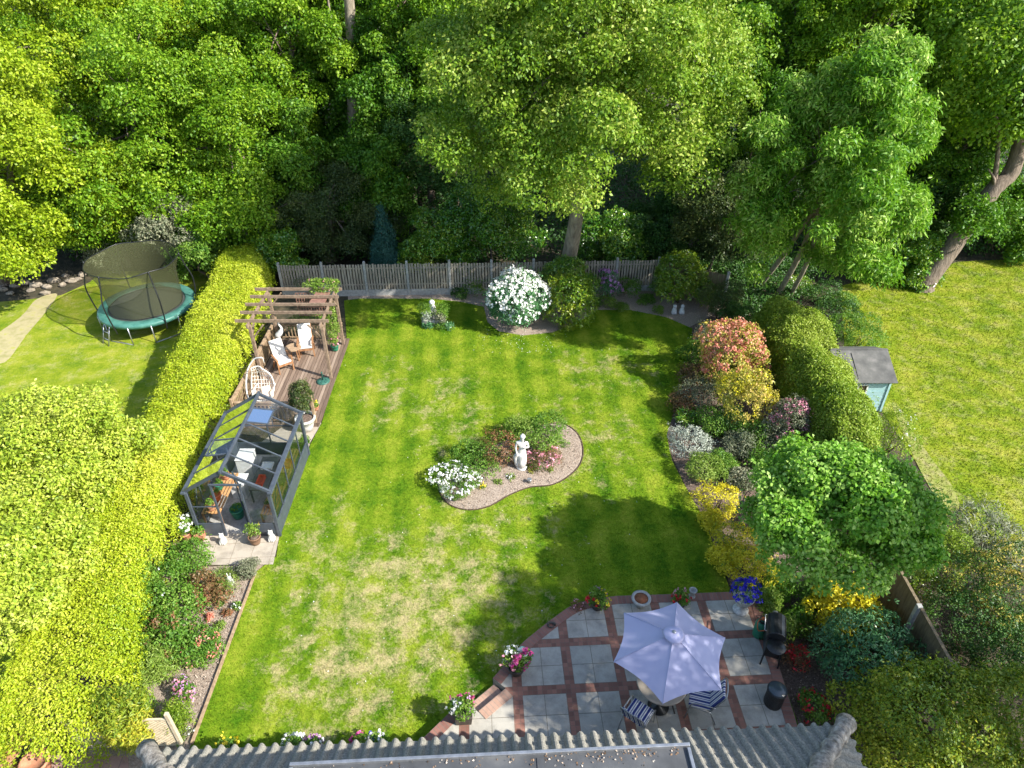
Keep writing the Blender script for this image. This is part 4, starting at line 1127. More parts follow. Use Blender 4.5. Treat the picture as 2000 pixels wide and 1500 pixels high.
for i, (px, py, h, r, mt, lb) in enumerate([
        (1600, 575, .9, 34, 'darkgreen', 'dark shrub in front of the chestnut trunks'),
        (1560, 560, .8, 30, 'laurel', 'glossy low shrub behind the chestnut trunks'),
        (1645, 585, .7, 26, 'mid', 'green shrub at the corner of the right neighbour lawn'),
        (1415, 905, .6, 26, 'mid', 'small green shrub on the mulch right of the variegated shrub'),
        (1450, 935, .6, 24, 'sage', 'small dull shrub on the mulch above the golden shrubs'),
        (1395, 830, .8, 30, 'mid', 'green shrub behind the silvery lawn edge shrub'),
        (1330, 790, .7, 26, 'dullred', 'coppery green shrub at the lawn edge above the iris clump'),
        (1470, 850, 1.0, 30, 'mid', 'green shrub left at the foot of the pink tipped shrub'),
        (1350, 690, .9, 26, 'mid', 'green shrub at the lawn edge left of the red photinia'),
        (1560, 740, 1.5, 36, 'hedge', 'loose light shrub between orange shrub and boundary hedge'),
        (1390, 1020, .5, 22, 'yellow', 'small golden tuft at the lawn edge between two golden shrubs'),
        (1415, 1095, .5, 24, 'yellow', 'small golden tuft at the lawn edge above the urn'),
        (1500, 1180, .5, 24, 'lime', 'light green ground plant behind the blue flowered urn'),
        (1560, 1215, .5, 26, 'mid', 'low green plant on the dark soil behind the barbecue'),
        (1440, 870, .8, 34, 'sage', 'dull green ground shrub on the shady mulch between silver and pink shrubs'),
        (1350, 735, .9, 26, 'dullred', 'dark coppery shrub at the lawn edge beside the red photinia'),
        (1490, 905, .7, 30, 'mid', 'green shrub at the left foot of the round tree'),
        (1405, 730, 1.4, 34, 'mid', 'green shrub squeezed between red photinia and lawn edge'),
        (1585, 880, 1.3, 36, 'hedge', 'loose green shrub between pink shrub and round tree'),
        (1510, 1010, .9, 34, 'mid', 'green shrub in the shade under the round tree left side'),
        (1600, 1160, .7, 36, 'mid', 'green shrub in the shade under the round tree front'),
        (1500, 700, 1.6, 36, 'hedge', 'green shrub between red photinia and boundary hedge'),
        (1440, 620, 1.3, 32, 'darkgreen', 'dark shrub right beside the topiary dome'),
        (1290, 560, .8, 22, 'mid', 'green plant at the left foot of the laurel ball'),
        (1262, 585, .35, 14, 'mid', 'low green plant on the bare soil of the back bed'),
        (1215, 600, .3, 12, 'lime', 'tiny bright plant in the middle of the back bed')]):
    S('border_shrub' if r > 20 else 'border_plant', lb, px, py, h, r, mt, 400 + i, leaf=.065, n=int(11 * r), nl=9, cat='shrub' if r > 20 else 'plant')
# pergola climbers
def leafy(name, label, cat, c, r, mt, n, seed, leaf=.07, per=8, spread=.12, flowers=None, aspect=.55, base=None, group=None, nl=8, droop=.3, upb=.3):
    rng = np.random.default_rng(seed)
    root = thing(name, label, cat, base if base is not None else (c[0], c[1], c[2] - r[2]), group)
    lo = make_lobes(c, r, nl, rng, .5, flat=.9)
    p, N, T = lobe_pts(lo, n, rng, -.6)
    leaf_mesh('foliage', p, nrm(N + np.array([0, 0, upb])), T, M[mt], root, leaf, per, spread, aspect, droop, .65, seed)
    for j, (fm, cnt, fs, fper, fsp) in enumerate(flowers or []):
        q, QN, QT = lobe_pts(lo, cnt, rng, .0, thick=.05)
        leaf_mesh('blossom', q + QN * leaf * .7, QN, QT, M[fm], root, fs, fper, fsp, .9, .2, .5, seed + 9 + j, curl=.1)
    return root

# ================================================================== BACK FENCE
fa, fb = P(556, 580), P(1280, 568)
fd = (fb - fa); FL = fd.length; fd.normalize(); fn = Vector((-fd.y, fd.x, 0))
root = thing('picket_fence', 'long grey picket fence with concrete posts across the back of the garden', 'fence', fa)
npan = 9
for i in range(npan + 1):
    q = fa + fd * (FL * i / npan)
    mb = MB(); mb.box(q + Vector((0, 0, .82)), (.11, .11, 1.68), (fd, fn, Z))
    mb.box(q + Vector((0, 0, 1.68)), (.09, .09, .05), (fd, fn, Z))
    mb.build('post', M['concrete'], root, bevel=.01)
rng = np.random.default_rng(50)
for i in range(npan):
    q0 = fa + fd * (FL * i / npan + .06); q1 = fa + fd * (FL * (i + 1) / npan - .06)
    mb = MB(); mb.box((q0 + q1) / 2 + Vector((0, 0, .15)), ((q1 - q0).length, .05, .30), (fd, fn, Z)); mb.build('gravel_board', M['concrete'], root)
    mb = MB(); k = int((q1 - q0).length / .125)
    for j in range(k):
        q = q0.lerp(q1, (j + .5) / k); tlt = fd * rng.uniform(-.012, .012)
        h = 1.25 + rng.uniform(-.03, .02)
        a = q + Vector((0, 0, .31)); b = q + Vector((0, 0, .31 + h)) + tlt
        mb.bar(a, b, .02, .088, up=fd)
    for zz in (.55, 1.35):
        mb.box((q0 + q1) / 2 + fn * .03 + Vector((0, 0, zz)), ((q1 - q0).length, .03, .07), (fd, fn, Z))
    mb.build('picket_panel', M['fence'], root)
# fence returning at the right end, brown, mostly in shade
fc = P(1282, 568); fe = P(1412, 600)
d2 = (fe - fc); L2 = d2.length; d2.normalize(); n2 = Vector((-d2.y, d2.x, 0))
root = thing('board_fence', 'dark brown board fence in shade behind the laurel ball', 'fence', fc)
mb = MB()
for j in range(int(L2 / .14)):
    q = fc + d2 * (.14 * j + .07); mb.box(q + Vector((0, 0, .8)), (.13, .02, 1.5), (d2, n2, Z))
mb.build('board_panel', M['fence_dark'], root)
for t in (.99,):
    mb = MB(); mb.box(fc + d2 * (L2 * t) + Vector((0, 0, .85)), (.11, .11, 1.75), (d2, n2, Z)); mb.build('post', M['concrete'], root, bevel=.01)
# right fence
ga_, gb_ = P(1862, 1302, 1.75), P(1742, 1085, 1.75)
ga_.z = gb_.z = 0
d3 = gb_ - ga_; L3 = d3.length; d3.normalize(); n3 = Vector((-d3.y, d3.x, 0))
root = thing('board_fence', 'brown upright board fence with pale posts on the right side', 'fence', ga_)
for t in (0.0, .5, 1.0):
    mb = MB(); mb.box(ga_ + d3 * (L3 * t) + n3 * .03 + Vector((0, 0, .9)), (.11, .12, 1.82), (d3, n3, Z)); mb.build('post', M['concrete'], root, bevel=.01)
for s0, s1 in ((.02, .48), (.52, .98)):
    mb = MB(); k = int(L3 * (s1 - s0) / .125)
    for j in range(k):
        q = ga_ + d3 * (L3 * (s0 + (s1 - s0) * (j + .5) / k))
        mb.box(q + Vector((0, 0, .9)), (.115, .022, 1.7 + rng.uniform(-.01, .01)), ((d3 + n3 * .12).normalized(), n3, Z))
    mb.box(ga_ + d3 * (L3 * (s0 + s1) / 2) + Vector((0, 0, 1.765)), (L3 * (s1 - s0), .07, .03), (d3, n3, Z))
    mb.build('board_panel', M['fence_dark'], root)

# lattice fence, bottom left
la, lb_ = P(128, 1410, 1.1), P(330, 1405, 1.1)
la.z = lb_.z = 0
ld = (lb_ - la); LL = ld.length; ld.normalize(); ln_ = Vector((-ld.y, ld.x, 0))
root = thing('lattice_fence', 'low pale diagonal lattice fence at the bottom end of the left border', 'fence', la)
M['lattice'] = pmat('pale_lattice_wood', (.42, .34, .22), (.60, .50, .35), 8, .8, .3)
for s0, s1 in ((0, .49), (.51, 1.0)):
    a, b = la + ld * LL * s0, la + ld * LL * s1
    W_ = (b - a).length; H_ = 1.0
    mb = MB()
    for zz in (.12, 1.1): mb.bar(a + Z * zz, b + Z * zz, .045, .05)
    for q in (a, b): mb.bar(q + Z * .1, q + Z * 1.12, .045, .05, up=ln_)
    mb.build('panel_frame', M['lattice'], root)
    for sg in (1, -1):
        mb = MB()
        t = -1.0
        while t < W_:
            x0, z0, x1, z1 = t, 0, t + H_, H_
            if x0 < 0: z0 = -x0; x0 = 0
            if x1 > W_: z1 = H_ - (x1 - W_); x1 = W_
            if x1 - x0 > .04:
                if sg < 0: X0, X1 = W_ - x0, W_ - x1
                else: X0, X1 = x0, x1
                mb.bar(a + ld * X0 + Z * (z0 + .12) + ln_ * .012 * sg, a + ld * X1 + Z * (z1 + .12) + ln_ * .012 * sg, .012, .034, up=ln_.cross((ld * sg + Z).normalized()))
            t += .085
        mb.build('lattice_slats', M['lattice'], root)
for t in (-.01, 1.0):
    mb = MB(); mb.box(la + ld * (LL * t) + Vector((0, 0, .65)), (.08, .08, 1.35), (ld, ln_, Z)); mb.build('post', M['lattice'], root, bevel=.008)

# rubble stones, left neighbour
rng = np.random.default_rng(51)
root = thing('rockery_edging', 'row of pale rough stones under the left beeches', 'stone edging', P(80, 560))
for px, py, s in [(5, 565, .3), (28, 558, .26), (48, 552, .34), (70, 556, .4), (92, 560, .3), (105, 548, .34), (122, 556, .26), (138, 548, .3), (152, 545, .26), (160, 536, .28), (88, 572, .3), (60, 566, .24), (20, 572, .22), (128, 538, .22)]:
    mb = MB(); c = P(px, py, .08); mb.ball(c, s * .72, 8, 5, (rng.uniform(.9, 1.4), rng.uniform(.6, .9), rng.uniform(.4, .6)))
    mb.v = [(v[0] + rng.uniform(-.03, .03), v[1] + rng.uniform(-.03, .03), v[2] + rng.uniform(-.03, .03)) for v in mb.v]; mb.sm = [False] * len(mb.f)
    mb.build('stone', M['mesh_stone'], root)

# ================================================================== DECK, RAILING, PERGOLA
DX0, DX1, DY0, DY1, DZ = -9.5, -6.68, 19.2, 24.75, .2
root = thing('timber_deck', 'brown boarded timber deck between golden hedge and lawn', 'deck', ((DX0 + DX1) / 2, DY0, 0))
mb = MB()
x = DX0
while x < DX1 - .05:
    mb.box((x + .0625, (DY0 + DY1) / 2, DZ - .015), (.106, DY1 - DY0, .03)); x += .125
mb.build('deck_boards', M['deck'], root)
mb = MB()
mb.box(((DX0 + DX1) / 2, DY0 + .02, DZ / 2 - .03), (DX1 - DX0 - .02, .04, DZ)); mb.box((DX1 - .02, (DY0 + DY1) / 2, DZ / 2 - .035), (.036, DY1 - DY0 - .1, DZ))
mb.box(((DX0 + DX1) / 2, DY1 - .02, DZ / 2 - .03), (DX1 - DX0 - .02, .04, DZ))
mb.build('fascia', M['deck'], root)
root = thing('deck_railing', 'wooden picket railing around the left and back of the deck', 'railing', (DX0, DY0, DZ))
def rail(a, b, h=.9, sp=.13, nm='rail_panel'):
    a, b = Vector(a), Vector(b); d = b - a; L = d.length; d.normalize(); k = max(1, int(L / sp))
    mb = MB(); mb.bar(a + Z * h, b + Z * h, .09, .04); mb.bar(a + Z * (h - .1), b + Z * (h - .1), .04, .05); mb.bar(a + Z * .1, b + Z * .1, .04, .05)
    mb.build('handrail', M['rail'], root)
    mb = MB()
    for i in range(k):
        q = a + d * (L * (i + .5) / k); mb.bar(q + Z * .12, q + Z * (h - .1), .035, .035, up=d)
    mb.build('spindles', M['rail'], root)
rail((DX0, DY0 + .05, DZ), (DX0, DY1, DZ)); rail((DX0 + .1, DY1 - .05, DZ), (DX1 - .15, DY1 - .05, DZ), .75)
rail((DX0 + .1, DY0 + .05, DZ), (DX0 + 1.95, DY0 + .05, DZ), .85)
for q, h in (((DX0, DY0 + .05), 1.0), ((DX0, 22.0), 1.0), ((DX0, DY1), 1.0), ((DX1 - .1, DY0 + .05), 1.15), ((DX0 + 1.98, DY0 + .05), 1.0)):
    mb = MB(); mb.box((q[0], q[1], DZ + h / 2), (.09, .09, h)); mb.build('post', M['rail'], root, bevel=.006)

PX0, PX1, PY0, PY1, PH = -9.38, -6.80, 21.9, 24.3, 2.55
root = thing('pergola', 'weathered wooden pergola with five rafters over the deck', 'pergola', ((PX0 + PX1) / 2, PY0, DZ))
for x in (PX0, PX1):
    for y in (PY0, PY1):
        mb = MB(); mb.box((x, y, DZ + (PH - DZ) / 2 - .02), (.11, .11, PH - DZ - .04)); mb.build('post', M['pergola'], root, bevel=.008)
        s = 1 if x == PX0 else -1; t = 1 if y == PY0 else -1
        mb = MB(); mb.bar((x + s * .05, y, PH - .55), (x + s * .5, y, PH - .02), .05, .06, up=Vector((0, 1, 0))); mb.bar((x, y + t * .05, PH - .55), (x, y + t * .5, PH - .08), .05, .06, up=Vector((1, 0, 0)))
        mb.build('brace', M['pergola'], root)
for x in (PX0, PX1):
    mb = MB(); mb.box((x, (PY0 + PY1) / 2, PH + .03), (.06, PY1 - PY0 + .5, .14)); mb.build('beam', M['pergola'], root, bevel=.006)
for i in range(5):
    y = PY0 + (PY1 - PY0) * i / 4
    mb = MB(); mb.box(((PX0 + PX1) / 2 - .1, y, PH + .14), (PX1 - PX0 + .75, .05, .12)); mb.build('rafter', M['pergola'], root, bevel=.006)
# brown trellis screen, back right
a, b = Vector((-8.35, PY1 + .02, 0)), Vector((-6.9, PY1 + .02, 0))
mb = MB()
for t in np.linspace(0, 1, 15): mb.bar(a.lerp(b, t) + Z * 1.5, a.lerp(b, t) + Z * 2.5, .02, .02, up=Vector((1, 0, 0)))
for t in np.linspace(0, 1, 9): mb.bar(a + Z * (1.5 + t) + Vector((0, .02, 0)), b + Z * (1.5 + t) + Vector((0, .02, 0)), .02, .02)
mb.build('trellis', M['brown_panel'], root)
mb = MB(); v = [(-7.5, PY1 - .1, PH + .06), (-6.95, PY1 - .1, PH + .06), (-7.02, PY1 - 1.15, PH + .02), (-7.62, PY1 - 1.15, PH + .02)]
mb.add(v, [(0, 1, 2, 3)]); mb.build('slatted_screen', M['brown_panel'], root, solid=.03)
leafy('climbing_plant', 'light green climber heaped on the back right corner of the pergola', 'climber', (-7.25, 24.5, 2.75), (.75, .4, .28), 'lime', 260, 160, flowers=[('petal_pink', 10, .05, 3, .05)])
leafy('climbing_plant', 'climber with pale leaves hanging down the right side trellis of the pergola', 'climber', (-7.05, 24.2, 1.25), (.28, .35, .9), 'lime', 260, 161, leaf=.06)
leafy('climbing_plant', 'green climber along the back railing behind the white cushioned chairs', 'climber', (-8.3, 24.95, .85), (.95, .22, .4), 'mid', 260, 162, leaf=.06)

# ---- cushioned wooden armchairs (built facing -Y at the origin, then moved)
def armchair(name, label, loc, rz):
    root = thing(name, label, 'armchair', (0, 0, 0), 'white cushioned chairs on the deck')
    for sx in (-1, 1):
        mb = MB(); mb.bar((sx * .28, -.25, 0), (sx * .28, -.27, .6), .045, .045, up=Vector((1, 0, 0))); mb.build('leg', M['teak'], root)
        mb = MB(); mb.bar((sx * .28, .34, 0), (sx * .28, .10, .42), .045, .045, up=Vector((1, 0, 0))); mb.build('leg', M['teak'], root)
        mb = MB(); mb.bar((sx * .28, -.30, .61), (sx * .28, .26, .63), .07, .03); mb.build('armrest', M['teak'], root)
    mb = MB(); mb.box((0, -.02, .38), (.52, .52, .03)); mb.bar((-.25, -.27, .34), (.25, -.27, .34), .05, .05); mb.build('seat', M['teak'], root)
    mb = MB()
    for sx in (-1, 1): mb.bar((sx * .25, .16, .30), (sx * .25, .50, 1.08), .04, .04, up=Vector((1, 0, 0)))
    for t in (.1, .35, .6, .85): mb.bar((-.25, .20 + .30 * t, .4 + .68 * t), (.25, .20 + .30 * t, .4 + .68 * t), .02, .05)
    mb.build('back_frame', M['teak'], root)
    mb = MB(); mb.box((0, -.03, .44), (.50, .54, .08)); c = mb.build('seat_cushion', M['cushion'], root, bevel=.03)
    ax = (Vector((1, 0, 0)), Vector((0, -.92, .39)).normalized(), Vector((0, .39, .92)).normalized())
    mb = MB(); mb.box((0, .285, .80), (.50, .08, .72), ax); mb.build('back_cushion', M['cushion'], root, bevel=.03)
    root.location = loc; root.rotation_euler = (0, 0, rz)
    return root
c1 = P(552, 706, .55); c2 = P(598, 676, .55)
armchair('garden_armchair', 'white cushioned wooden chair nearest the golden hedge', (c1.x, c1.y, DZ), R(38))
armchair('garden_armchair', 'white cushioned wooden chair right of the small wooden table', (c2.x, c2.y, DZ), R(12))
ct = P(572, 676, .75)
root = thing('side_table', 'small wooden table between the two white cushioned chairs', 'table', (ct.x, ct.y, DZ))
M['tabletop'] = pmat('grey_brown_wood', (.26, .17, .10), (.40, .29, .19), 6, .6, .3)
mb = MB(); mb.prism([(ct.x + .30 * math.cos(t) * (1 + .08 * math.cos(4 * t)), ct.y + .30 * math.sin(t)) for t in np.linspace(0, 2 * pi, 13)[:-1]], DZ + .47, DZ + .51); mb.build('table_top', M['tabletop'], root)
for sx, sy in ((-1, -1), (1, -1), (1, 1), (-1, 1)):
    mb = MB(); mb.bar((ct.x + sx * .14, ct.y + sy * .14, DZ + .47), (ct.x + sx * .20, ct.y + sy * .2, DZ), .035, .035, up=Vector((1, 0, 0))); mb.build('leg', M['teak'], root)
# white heron ornament
hb = P(546, 690, .3)
root = thing('heron_ornament', 'white heron ornament with curved neck behind the left cushioned chair', 'ornament', (hb.x + .02, hb.y + .25, DZ))
hx, hy = hb.x + .02, hb.y + .25
mb = MB(); mb.tube(catmull([(hx - .16, hy + .05, .85), (hx - .02, hy, .98), (hx + .1, hy, 1.12), (hx + .17, hy, 1.3), (hx + .10, hy, 1.48), (hx + .14, hy, 1.62), (hx + .25, hy, 1.66)], 5), list(np.interp(np.linspace(0, 1, 31), [0, .15, .35, .5, .9, 1], [.02, .12, .10, .045, .04, .035])), 8)
mb.tube([(hx + .24, hy, 1.66), (hx + .44, hy - .02, 1.60)], [.025, .004], 6); mb.build('body', M['white'], root)
for s in (-1, 1):
    mb = MB(); mb.tube([(hx + s * .04, hy, .9), (hx + s * .05, hy, DZ)], .014, 6); mb.build('leg', M['white'], root)
# hanging chair on curved stand
eb = P(520, 772, .6)
ex, ey = eb.x, eb.y
root = thing('hanging_chair', 'white wicker hanging chair with beige cushions on a curved white stand', 'hanging chair', (ex - .3, ey + .1, DZ))
mb = MB(); mb.tube(catmull([(ex - .35, ey - .45, DZ + .02), (ex - .62, ey - .1, .75), (ex - .62, ey + .35, 1.35), (ex - .35, ey + .5, 1.78), (ex - .02, ey + .42, 1.92)], 7), .026, 8)
mb.tube([(ex + .02, ey + .42, 1.93), (ex + .04, ey + .4, 1.7)], .012, 6)
mb.build('stand', M['white'], root)
mb = MB(); mb.tube([Vector((ex - .2 + .42 * math.cos(t), ey + .42 * math.sin(t), DZ + .025)) for t in np.linspace(0, 2 * pi, 21)], .024, 6); mb.build('base_ring', M['white'], root)
# wicker shell: an upright scoop of crossing canes
shell = MB()
def shp(u, v):   # u across -1..1, v 0..1 from seat front over the back to the hood
    ang = v * 1.9
    yy = ey - .38 + .8 * math.sin(min(ang, pi / 2)) - (.25 * max(0, ang - pi / 2) * 2)
    zz = .62 + 1.05 * (v ** 1.8)
    wdt = .34 * math.sin(pi * (.18 + .70 * v)) + .06
    return Vector((ex + u * wdt - .16 * v, yy - .14 * u * u, zz + .16 * u * u * (1 - v)))
for u in np.linspace(-1, 1, 9): shell.tube([shp(u, v) for v in np.linspace(0, 1, 11)], .009 if abs(u) < .99 else .022, 5)
for v in np.linspace(0, 1, 11): shell.tube([shp(u, v) for u in np.linspace(-1, 1, 9)], .009 if 0 < v < 1 else .02, 5)
shell.build('wicker_shell', M['wicker'], root)
mb = MB(); mb.box((ex + .06, ey - .12, .78), (.52, .52, .12), (Vector((.95, .3, 0)), Vector((-.3, .95, 0)), Z)); mb.box((ex + .05, ey - .02, .88), (.34, .30, .10), (Vector((.9, .4, 0)), Vector((-.4, .9, .15)), Z))
mb.build('seat_cushion', M['beige_cushion'], root, bevel=.04)
for s in (-1, 1):
    mb = MB(); mb.tube(catmull([(ex + s * .30 + .05, ey + .15, 1.0), (ex + s * .34 + .05, ey - .15, 1.02), (ex + s * .32 + .05, ey - .34, .95), (ex + s * .28 + .05, ey - .4, .72)], 5), .02, 6); mb.build('arm', M['white'], root)
# parasol base, green iron
q = P(631, 744, DZ + .02)
root = thing('cast_iron_base', 'green cast iron parasol base alone on the deck', 'parasol base', (q.x, q.y, DZ))
mb = MB(); mb.lathe([(.25, 0), (.25, .025), (.20, .045), (.10, .06), (.05, .09)], (q.x, q.y, DZ), 24)
for k in range(8):
    t = k * pi / 4; mb.tube([(q.x + .08 * math.cos(t), q.y + .08 * math.sin(t), DZ + .06), (q.x + .22 * math.cos(t), q.y + .22 * math.sin(t), DZ + .05)], .014, 5)
mb.build('base_plate', M['green_iron'], root)
mb = MB(); mb.lathe([(.03, 0), (.028, .32), (.034, .33), (.034, .36)], (q.x, q.y, DZ + .06), 12); mb.tube([(q.x, q.y, DZ + .3), (q.x + .09, q.y, DZ + .3)], .01, 6); mb.build('socket', M['green_iron'], root)

def pot(mbm, x, y, z, r, h, mat, root, taper=.72, rim=True):
    mb = MB(); pr = [(r * taper, 0), (r * (taper + .18), h * .4), (r * .96, h * .82)]
    if rim: pr += [(r * 1.06, h * .84), (r * 1.06, h)]
    else: pr += [(r, h)]
    pr += [(r * .9, h), (r * .88, h * .86), (.01, h * .86)]
    mb.lathe(pr, (x, y, z), 20); return mb.build('pot', mat, root)
def potted(name, label, px, py, z, r, h, pm, fol, fr, fh, n=120, seed=1, leaf=.06, flowers=None, cat='potted plant', taper=.72, droop=.3, aspect=.55, nl=7, square=False, spread=.08):
    c = P(px, py, z)
    root = thing(name, label, cat, c)
    if square:
        mb = MB(); a = r * .85; b = r
        for (s0, z0_, s1, z1_) in ((a, 0, b, h),):
            vs = [(c.x + i * s0 * U.x * 1 + j * s0 * V.x, c.y + i * s0 * U.y + j * s0 * V.y, z) for i, j in ((-1, -1), (1, -1), (1, 1), (-1, 1))]
            vs += [(c.x + i * s1 * U.x + j * s1 * V.x, c.y + i * s1 * U.y + j * s1 * V.y, z + h) for i, j in ((-1, -1), (1, -1), (1, 1), (-1, 1))]
            mb.add(vs, [(0, 1, 5, 4), (1, 2, 6, 5), (2, 3, 7, 6), (3, 0, 4, 7), (4, 5, 6, 7), (3, 2, 1, 0)])
        mb.build('pot', M[pm], root, bevel=.01)
    else:
        pot(None, c.x, c.y, z, r, h, M[pm], root, taper)
    mb = MB(); mb.lathe([(r * .86, 0), (r * .5, .015), (.01, .02)], (c.x, c.y, z + h * .9), 16); mb.build('soil', M['soil_dark'], root)
    rng = np.random.default_rng(seed)
    lo = make_lobes((c.x, c.y, z + h + fh * .45), (fr, fr, fh * .5), nl, rng, .5, flat=.9)
    p, N, T = lobe_pts(lo, n, rng, -.5)
    p[:, 2] = np.maximum(p[:, 2], z + h * .8)
    leaf_mesh('foliage', p, nrm(N + np.array([0, 0, .3])), T, M[fol], root, leaf, 8, spread, aspect, droop, .65, seed)
    for j, (fm, cnt, fs, fper, fsp) in enumerate(flowers or []):
        q, QN, QT = lobe_pts(lo, cnt * 2, rng, -.1, thick=.05)
        if len(flowers) > 1:
            an = np.arctan2(q[:, 1] - c.y, q[:, 0] - c.x); a0 = 2 * pi * j / len(flowers) + seed
            s = np.cos(an - a0) > math.cos(1.25 * pi / len(flowers)); q, QN, QT = q[s], QN[s], QT[s]
        q, QN, QT = q[:cnt], QN[:cnt], QT[:cnt]
        if len(q): leaf_mesh('blossom', q + QN * leaf * .7, QN, QT, M[fm], root, fs, fper, fsp, .9, .2, .5, seed + 9 + j, curl=.1)
    return root
potted('potted_conifer', 'bushy dark green conifer in a big white pot between deck and greenhouse', 600, 838, .04, .33, .52, 'stone_white', 'conifer', .32, 1.45, n=620, seed=170, leaf=.08, droop=-.7, aspect=.3, taper=.6)
potted('potted_plant', 'small plant in a dark pot on the paving beside the greenhouse', 596, 872, .04, .13, .2, 'dark_pot', 'mid', .16, .25, n=40, seed=171)
potted('potted_plant', 'small plant in a blue grey pot with pink and orange flowers on the deck corner', 655, 684, DZ, .15, .25, 'greenplastic', 'lime', .2, .4, n=60, seed=172, flowers=[('petal_magenta', 8, .06, 4, .04), ('petal_pink', 8, .06, 4, .04)])
potted('potted_plant', 'yellow flowered pot at the foot of the deck newel post', 617, 800, DZ, .12, .16, 'terracotta', 'lime', .12, .2, n=26, seed=173, flowers=[('petal_yellow', 8, .05, 4, .04)])
potted('potted_rose', 'white rose in a terracotta pot left of the greenhouse door', 366, 1052, .04, .17, .28, 'terracotta', 'mid', .26, .55, n=130, seed=174, flowers=[('petal_white', 22, .08, 5, .05)])
potted('potted_plant', 'small leafy plant in a square terracotta pot at the greenhouse front', 393, 1050, .04, .14, .22, 'terracotta', 'mid', .15, .28, n=60, seed=175, square=True)
potted('potted_plant', 'orange flecked plant in a brown glazed pot right of the greenhouse door', 500, 1060, .04, .17, .28, 'brown_glaze', 'lime', .19, .5, n=60, seed=176, flowers=[('petal_yellow', 5, .04, 3, .03)])

# white ornaments
def figure_ornament(name, label, px, py, z, h, lean=0, mat='stone_white', ears=True):
    el = 1.12 if 'rabbit' in name else .9
    c = P(px, py, z)
    root = thing(name, label, 'ornament', c)
    mb = MB()
    mb.lathe([(h * .22, 0), (h * .26, h * .1), (h * .22, h * .35), (h * .13, h * .55), (h * .10, h * .62)], c, 12)
    mb.ball(c + Vector((lean, -.02, h * .72)), h * .17, 10, 7, (1, 1.15, 1))
    if ears:
        for s in (-1, 1): mb.tube([c + Vector((lean + s * h * .07, 0, h * .82)), c + Vector((lean + s * h * .14, .02, h * el))], [h * .06, h * .02], 6)
    mb.tube([c + Vector((-h * .15, -h * .1, h * .3)), c + Vector((-h * .14, -h * .24, .02))], [h * .07, h * .05], 6)
    mb.tube([c + Vector((h * .15, -h * .1, h * .3)), c + Vector((h * .14, -h * .24, .02))], [h * .07, h * .05], 6)
    mb.build('body', M[mat], root)
    return root
figure_ornament('dog_ornament', 'white dog ornament on the paving left of the greenhouse door', 437, 1060, .04, .42, ears=True)
figure_ornament('dog_ornament', 'white dog ornament on the paving at the right greenhouse corner', 532, 1054, .04, .42)
figure_ornament('rabbit_ornament', 'white rabbit ornament with tall ears among pale plants in left border', 452, 1140, .02, .36)
figure_ornament('cat_ornament', 'white cat ornament beside the laurel dome near the back fence', 1158, 578, .02, .5, mat='marble')
for px in (1316, 1331):
    figure_ornament('goose_ornament', 'left one of two white ornaments under the laurel ball' if px < 1320 else 'right one of two white ornaments under the laurel ball', px, 612, .02, .5, ears=False)
figure_ornament('seat_ornament', 'white angel ornament in the middle of the stone planter', 845, 612, .25, .75, ears=False)

# planter at the back of the lawn
c = P(847, 632)
root = thing('stone_planter', 'low stone planter with upright plants near the back fence', 'planter', c)
for a_, b_, cx_, cy_ in ((.95, .14, 0, -.2), (.95, .14, 0, .2), (.14, .28, -.4, 0), (.14, .28, .4, 0)):
    mb = MB(); mb.box(c + U * cx_ + V * cy_ + Vector((0, 0, .14)), (a_, b_, .28), (U, V, Z)); mb.build('wall', M['greystone'], root, bevel=.012)
for k, (dx, mt, h) in enumerate(((-.33, 'mid', .75), (.33, 'mid', .8), (-.28, 'silver', .5), (.25, 'sage', .5))):
    S('upright_plant', ['tall bright green plant at the left end of the stone planter', 'tall bright green plant at the right end of the stone planter', 'grey leaved plant at the front left of the stone planter', 'straw tinted plant at the front right of the stone planter'][k],
      847 + dx * 52, 616 - (8 if k < 2 else -4), h, 15 if k < 2 else 8, mt, 180 + k, leaf=.06, n=90 if k < 2 else 60, cat='plant', z0=.2, nl=6, stems=False, tint=.2 if k < 2 else 0)
for k, px in enumerate((835, 862, 876)):
    S('hosta_plant', ['low blue green plant left in front of the stone planter', 'low green plant before the middle of the stone planter', 'spreading strap leaved plant right of the stone planter'][k], px, 636, .22, 12, ('rhodo', 'mid', 'rhodo')[k], 186 + k, leaf=.12, aspect=.3, n=26, cat='plant', stems=False, nl=5)

# ================================================================== GREENHOUSE
GX0, GX1, GY0, GY1, EZ, RZ = -8.98, -6.70, 14.2, 17.75, 1.75, 2.5
GM = (GX0 + GX1) / 2
root = thing('greenhouse', 'dark grey framed glass greenhouse with open door and roof vents', 'greenhouse', (GM, GY0, .04))
def part(mbx, nm, mat, bev=0, par=None): return mbx.build(nm, mat, par or root, bevel=bev)
B0 = .04
for nm, a, b in (('side', (GX0, GY0), (GX0, GY1)), ('side', (GX1, GY0), (GX1, GY1))):
    mb = MB(); mb.box((a[0], (GY0 + GY1) / 2, B0 + .26), (.035, GY1 - GY0 - .09, .50)); part(mb, 'base_panel', M['frame'])
DW = .40  # half door
for x0, x1 in ((GX0, GM - DW), (GM + DW, GX1)):
    mb = MB(); mb.box(((x0 + x1) / 2, GY0, B0 + .26), (x1 - x0 - .09, .035, .50)); part(mb, 'base_panel', M['frame'])
mb = MB(); mb.box((GM, GY1, B0 + .26), (GX1 - GX0 - .09, .035, .50)); part(mb, 'base_panel', M['frame'])
for x in (GX0, GX1):
    for y in (GY0, GY1):
        mb = MB(); mb.box((x, y, (EZ + B0) / 2), (.09, .09, EZ - B0)); part(mb, 'corner_post', M['frame'], .006)
nb = 5
